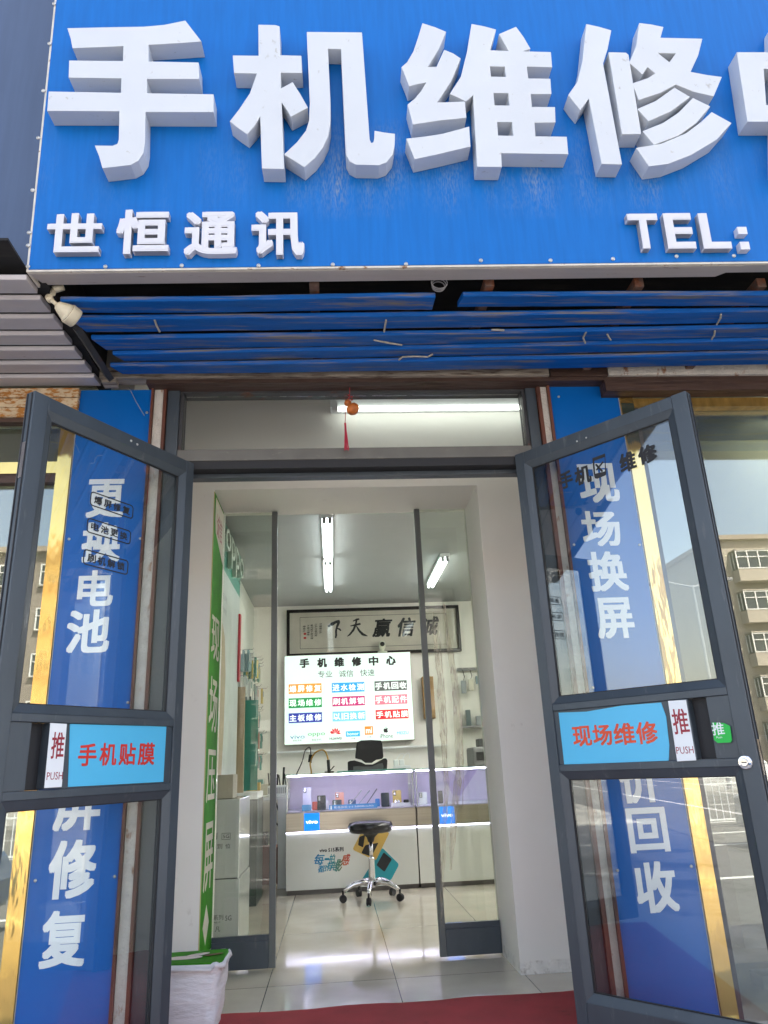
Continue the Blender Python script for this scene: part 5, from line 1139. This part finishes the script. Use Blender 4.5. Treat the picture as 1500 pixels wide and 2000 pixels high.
for r_i, (z, h_) in enumerate(rowsz):
    for j in range(6):
        y = 6.78+j*.235+random.uniform(-.02, .02); ln = random.uniform(.10, .16)
        HK.tube([(-.889, y, z), (-.889+ln+.03, y, z), (-.889+ln+.045, y, z+.018)], .003, 5)
        k = random.choice([0, 6, 0, 3, 1, 2, 4, 5, 7, 8, 9, 6]) if r_i < 3 else random.choice([2, 9, 7, 1, 5, 4, 8, 2])
        o = thing('accessory_packet', (-.889+ln*.5, y, z-h_), '%s packet, %s of the rack, %s hook from the front' % (desc[k], rown[r_i], ['first', 'second', 'third', 'fourth', 'fifth', 'sixth'][j]), 'packet', 'accessory packets hanging on the rack')
        mb = MB(); w_ = random.uniform(.065, .095); hh = h_*random.uniform(.8, 1.0)
        for q in range(3):
            xx = -.889+.03+ln*q/3; dy = random.uniform(-.012, .012); mb.box(xx, xx+.018, y-w_/2+dy, y+w_/2+dy, z-hh, z-.008)
        mb.build('card', pmats[k], o)
        mb = MB(); mb.box(-.889+.05+ln*2/3, -.889+.053+ln*2/3, y-w_*.38, y+w_*.38, z-hh*.55, z-hh*.2); mb.build('blister', pmats[(k*3+1) % 10], o)
HK.build('hook', M['chrome'], rk)
# clutter shelf at the left end
cs = thing('side_shelf', (-.62, 7.4, .78), 'white side shelf carrying tools, left of the display counter', 'shelf')
z_ = aty(550, 1553, 7.2)[2]
mb = MB(); mb.box(-.89, -.42, 6.9, 7.84, z_-.03, z_); mb.build('board', M['white'], cs, bevel=.003)
mb = MB(); mb.box(-.50, -.42, 6.92, 6.96, 0, z_-.0305); mb.build('leg', M['white'], cs)
tr_ = thing('tool_tray', (-.50, 7.1, z_), 'white slotted tray holding black tools on the side shelf', 'tray')
mb = MB(); mb.box(-.60, -.43, 7.02, 7.2, z_+.001, z_+.085); mb.build('basket', M['white'], tr_, bevel=.004)
mb = MB()
for k in range(9): mb.box(-.592+k*.018, -.584+k*.018, 7.018, 7.0198, z_+.02, z_+.07)
mb.build('slots', M['grey'], tr_)
random.seed(4)
for k in range(7):
    x = -.59+k*.024; mb = MB(); mb.tube([(x, 7.1+random.uniform(-.03, .03), z_+.09), (x+random.uniform(-.015, .015), 7.1, z_+random.uniform(.15, .26))], .006+.004*(k % 2), 6)
    tag(mb.build('hand_tool', M['black']), 'thin black tool standing in the white tray', 'tool', 'black tools standing in the tray')
for k, (x, y, s_, c) in enumerate(((-.72, 7.0, .12, 8), (-.80, 7.3, .16, 1), (-.66, 7.4, .10, 3), (-.76, 7.6, .14, 2))):
    mb = MB(); mb.box(x-s_/2, x+s_/2, y-.05, y+.05, z_+.001, z_+s_); tag(mb.build('parts_box', pmats[c], bevel=.004), ['mustard parts box at the front of the side shelf', 'dark grey parts box against the wall on the side shelf', 'cream parts box behind the mustard one', 'teal parts box at the back of the side shelf'][k], 'box')
for k, (x, y, s_, h_, c, lab) in enumerate(((-.62, 7.3, .16, .30, (.16, .055, .04), 'brown crate on the floor under the side shelf'), (-.78, 7.5, .14, .40, (.02, .02, .022), 'black case on the floor under the side shelf'))):
    mb = MB(); mb.box(x-s_, x+s_, y-.12, y+.12, .001, h_); tag(mb.build('storage_crate', mat('crate', c, .6), bevel=.006), lab, 'crate')
tag(strand([(537,1560),(543,1580),(550,1600),(545,1612),(538,1606)], 7.05, .007).build('hanging_cable', M['black'], smooth=True), 'black cable hanging in loops under the side shelf', 'cable')
# right side: plant and shelf clutter, dim behind glass
wr2 = thing('tool_rail', (1.72, 8.44, 1.2), 'dark tool rail with hooks high on the rear wall, dim behind the right sliding door', 'tool rail')
xa = aty(905, 1400, 8.4)[0]
mb = MB(); mb.box(xa-.02, xa+.55, 8.44, 8.499, 1.93, 1.96); mb.box(xa-.02, xa+.55, 8.36, 8.499, 1.30, 1.32); mb.build('rail', M['grey'], wr2)
random.seed(9)
mb = MB()
for k in range(7): mb.tube([(xa+.03+k*.075, 8.44, 1.94), (xa+.03+k*.075, 8.40, 1.94), (xa+.03+k*.075, 8.39, 1.955)], .004, 5)
mb.build('hook', M['chrome'], wr2)
for k in range(6):
    x = xa+.03+k*.085; h_ = random.uniform(.12, .42); q = (x, 8.40, 1.93-h_)
    o = thing('hanging_gadget', q, 'dark gadget hanging from the tool rail, %s from the left' % ['first', 'second', 'third', 'fourth', 'fifth', 'sixth'][k], 'gadget', 'gadgets hanging from the tool rail')
    mb = MB(); mb.box(x-.028, x+.028, 8.385, 8.42, 1.93-h_, 1.93-h_*.45); mb.build('body', pmats[(k*2+1) % 10], o, bevel=.006)
    mb = MB(); mb.tube([(x, 8.395, 1.93), (x+.015, 8.392, 1.93-h_*.3), (x, 8.395, 1.93-h_*.46)], .005, 5); mb.build('strap', M['black'], o)
for k, (dx, w_, h_, c) in enumerate(((.03, .05, .17, 7), (.14, .09, .10, 1), (.26, .05, .21, 5), (.37, .08, .13, 8))):
    mb = MB(); mb.box(xa+dx, xa+dx+w_, 8.37, 8.43, 1.3205, 1.32+h_); tag(mb.build('boxed_part', pmats[c], bevel=.004), ['near black box at the left of the lower shelf under the tool rail', 'squat dark grey box on the lower shelf under the tool rail', 'tall slate blue box on the lower shelf under the tool rail', 'mustard box at the right of the lower shelf under the tool rail'][k], 'box')
fx = aty(925, 1450, 7.9)[0]
pr_ = thing('desk_printer', (fx+.12, 7.9, .75), 'bulky dark grey machine behind the right counter, dim behind the sliding door', 'machine')
mb = MB(); mb.box(fx-.05, fx+.32, 7.7, 8.1, .75, 1.08); mb.build('body', M['grey'], pr_, bevel=.02)
mb = MB(); mb.box(fx-.02, fx+.28, 7.695, 7.70, .95, 1.03); mb.build('display', M['black'], pr_)
mb = MB(); mb.box(fx+.02, fx+.25, 7.75, 7.9, 1.081, 1.16); mb.build('paper_tray', M['steeldark'], pr_, bevel=.01)
mb = MB(); mb.box(1.52, fx+.9, 7.6, 8.35, 0, .745); tag(mb.build('side_cupboard', M['grey']), 'grey side cupboard under the machine, behind the right counter', 'cupboard')

for k, (x, lab) in enumerate(((-2.6, 'batten lamp inside the left show window'), (3.0, 'batten lamp inside the right show window'))):  # unseen lamps added to brighten the show window recesses
    o = thing('window_fill_lamp', (x, 3.45, 2.655), lab, 'lamp')
    mb = MB(); mb.box(x-.6, x+.6, 3.42, 3.48, 2.62, 2.655); mb.build('batten', M['white'], o)
    mb = MB(); mb.tube([(x-.58, 3.45, 2.60), (x+.58, 3.45, 2.60)], .015, 10); mb.build('tube', M['window_fill'], o)
# show window contents
for k, (x0, x1, z0, z1) in enumerate(((1.70, 1.95, .15, .62), (1.75, 2.1, -.24, .05), (1.62, 2.0, .75, 1.0))):
    mb = MB(); mb.box(x0, x1, 3.4, 3.5, z0, z1); tag(mb.build('display_card', mat('card', (.5, .52, .48), .7)), ['tall pale card leaning inside the right show window', 'low pale card at the foot of the right show window', 'upper pale card inside the right show window'][k], 'display card')

# ================================================================== ACROSS THE ROAD (seen in the panes)
GZ = Z0
def flats(x0, y0, nx, nz, bw, fh, cols, label, bays=True, yaw=0):
    o = thing('apartment_block', (x0+nx*bw/2, y0, GZ), label, 'building', 'blocks of flats across the road')
    wm = mat('render_wall', cols, .85, var=.06); H = nz*fh+1.2; Wd = nx*bw
    mb = MB(); mb.box(x0, x0+Wd, y0-12, y0, GZ, GZ+H); mb.build('wall', wm, o)
    mb = MB(); mb.box(x0-.3, x0+Wd+.3, y0-12, y0+.35, GZ+H, GZ+H+.35); mb.build('roof', mat('roof_slab', (.30, .25, .2), .8), o)
    fm = mat('window_frame', (.75, .75, .72), .5); gm = mat('window_dark', (.03, .035, .04), .1, spec=.8)
    first = None; bm_ = None
    for i in range(nx):
        for j in range(nz):
            if len([c for c in o.children]) > 95: break
            cx_ = x0+(i+.5)*bw; z = GZ+.9+j*fh
            if first is None:
                d = .9 if bays else .08
                f = MB(); W2 = bw*.33
                f.box(-W2, W2, .0, d, .0, .9) if bays else None
                g = MB()
                hh = (1.0, 2.25)
                for q in np.linspace(-W2, W2, 5): g.box(q-.04, q+.04, d-.02, d+.05, hh[0], hh[1])
                g.box(-W2-.04, W2+.04, d-.02, d+.05, hh[0]-.07, hh[0]); g.box(-W2-.04, W2+.04, d-.02, d+.05, hh[1], hh[1]+.08); g.box(-W2-.04, W2+.04, d-.01, d+.04, hh[1]-.45, hh[1]-.39)
                for sx in (-W2, W2):
                    g.box(sx-.03, sx+.03, .0, .06, hh[0], hh[1]); g.box(sx-.03, sx+.03, d*.5-.03, d*.5+.03, hh[0], hh[1])
                h = MB(); h.box(-W2+.02, W2-.02, .02, d-.03, hh[0], hh[1])
                s = MB()
                if bays: s.box(-W2-.02, W2+.02, 0, d+.02, .0, .92); s.box(-W2-.06, W2+.06, 0, d+.08, 2.34, 2.44)
                else: s.box(-W2-.1, W2+.1, 0, .2, .88, .93)
                win = local_part('window', g, fm, o, (cx_, y0, z))
                def sub(n, mb_, m_):
                    me = bpy.data.meshes.new(n); me.from_pydata(mb_.v, [], mb_.f); me.materials.append(m_); c = bpy.data.objects.new(n, me); COL.objects.link(c); c.parent = win; return c
                kids = [sub('pane', h, gm), sub('bay', s, wm)]; first = win
            else:
                c = putcopy(first, (cx_, y0, z), o)
                for kd in kids: e = kd.copy(); COL.objects.link(e); e.parent = c
    ac = None
    for k in range(10):
        i = random.randrange(nx); j = random.randrange(nz); q = (x0+(i+.5)*bw+bw*.44, y0, GZ+1.1+j*fh)
        if ac is None: mb = MB(); mb.box(-.4, .4, 0, .35, 0, .6); mb.lathe((0, .35, .3), [(.24, 0), (.24, .01), (.2, .012)], (0, 1, 0), 14); ac = local_part('air_conditioner', mb, fm, o, q)
        else: putcopy(ac, q, o)
    mb = MB(); mb.tube([(x0+bw, y0+.08, GZ), (x0+bw, y0+.08, GZ+H)], .06, 6); mb.build('drainpipe', fm, o)
    return o
flats(29.4, -46, 7, 5, 5.2, 3.1, (.38, .34, .28), 'sandy five storey block with white bay windows across the road')
flats(2, -60, 5, 6, 5.0, 3.0, (.46, .46, .46), 'pale grey six storey block standing back from the road, left of the sandy one', bays=False)
flats(-44, -40, 8, 5, 5.0, 2.8, (.24, .20, .17), 'brown five storey block across the road, opposite the shop', bays=False)
flats(-110, -52, 9, 5, 6.5, 3.0, (.50, .53, .57), 'long pale grey block farthest down the road', bays=False)
fn = thing('street_fence', (0, -11.4, Z0-.14), 'white arched metal railing between the lanes of the road', 'fence')
mb = MB(); zf = Z0-.14
for k in range(-150, 151): mb.tube([(k*.16, -11.4, zf+.12), (k*.16, -11.4, zf+1.02)], .012, 4)
mb.build('pickets', M['white'], fn)
mb = MB()
for z in (.14, .9, 1.04): mb.box(-25, 25, -11.42, -11.38, zf+z, zf+z+.035)
mb.build('rail', M['white'], fn)
f0_ = None
for k in range(-10, 11):
    if f0_ is None: mb = MB(); mb.box(-.05, .05, -.05, .05, 0, 1.3); mb.box(-.2, .2, -.15, .15, 0, .08); mb.lathe((0, 0, 1.3), [(.05, 0), (.06, .03), (.001, .08)], (0, 0, 1), 10); f0_ = local_part('post', mb, M['white'], fn, (k*2.5, -11.4, zf))
    else: putcopy(f0_, (k*2.5, -11.4, zf), fn)
for k, (x, y) in enumerate(((-32, -24.8), (-8, -24.8), (16, -24.8))):
    o = thing('street_lamp', (x, y, Z0), ['street lamp farthest down the road', 'street lamp opposite the shop', 'street lamp before the sandy flats'][k], 'street lamp', 'street lamps across the road')
    mb = MB(); mb.tube([(x, y, Z0), (x, y, Z0+8.5)], .09, 8, radii=[.1, .06]); mb.build('pole', M['grey'], o)
    mb = MB(); mb.tube([(x-1.4, y, Z0+8.7), (x, y, Z0+8.4), (x+1.4, y, Z0+8.7)], .045, 6); mb.build('arm', M['grey'], o)
    for s_ in (-1.5, 1.5): mb = MB(); mb.box(x+s_-.35, x+s_+.35, y-.15, y+.15, Z0+8.62, Z0+8.76); mb.build('lamp_head', M['grey'], o, bevel=.03)
def car(x, y, col, label):
    o = thing('parked_car', (x, y, Z0-.14), label, 'car', 'cars parked along the kerb'); z = Z0-.14
    sec = [(-2.2, .55), (-2.15, .85), (-1.5, .95), (-.95, 1.38), (.55, 1.42), (1.25, 1.0), (2.05, .88), (2.2, .6), (2.2, .3), (-2.2, .3)]
    p = P((x, y, z), (1, 0, 0)); mb = MB(); mb.prism(p, sec[::-1], -.85, .85); mb.build('body', mat('car_paint', col, .2, coat=.8), o, bevel=.06)
    mb = MB(); mb.prism(p, [(-1.35, .97), (-.9, 1.33), (.5, 1.36), (1.1, 1.0)][::-1], -.86, .86); mb.build('side_windows', mat('car_glass', (.01, .012, .014), .05), o)
    for wx in (-1.35, 1.35):
        for wy in (-.88, .70): mb = MB(); mb.lathe((x+wx, y+wy, z+.32), [(.2, 0), (.32, .02), (.32, .16), (.2, .18)], (0, 1, 0), 24); wl_ = mb.build('wheel', M['black'], o); mb = MB(); mb.lathe((x+wx, y+wy-.004, z+.32), [(.02, 0), (.19, .002), (.19, .186), (.02, .188)], (0, 1, 0), 16); mb.build('rim', M['chrome'], wl_)
    return o
car(-6.0, -3.0, (.02, .05, .12), 'dark blue car parked at the kerb behind the viewer on the left')
car(9.5, -7.2, (.35, .36, .37), 'silver grey car parked at the kerb behind the viewer on the right')
for o in bpy.data.objects:
    if '_o' in o: del o['_o']
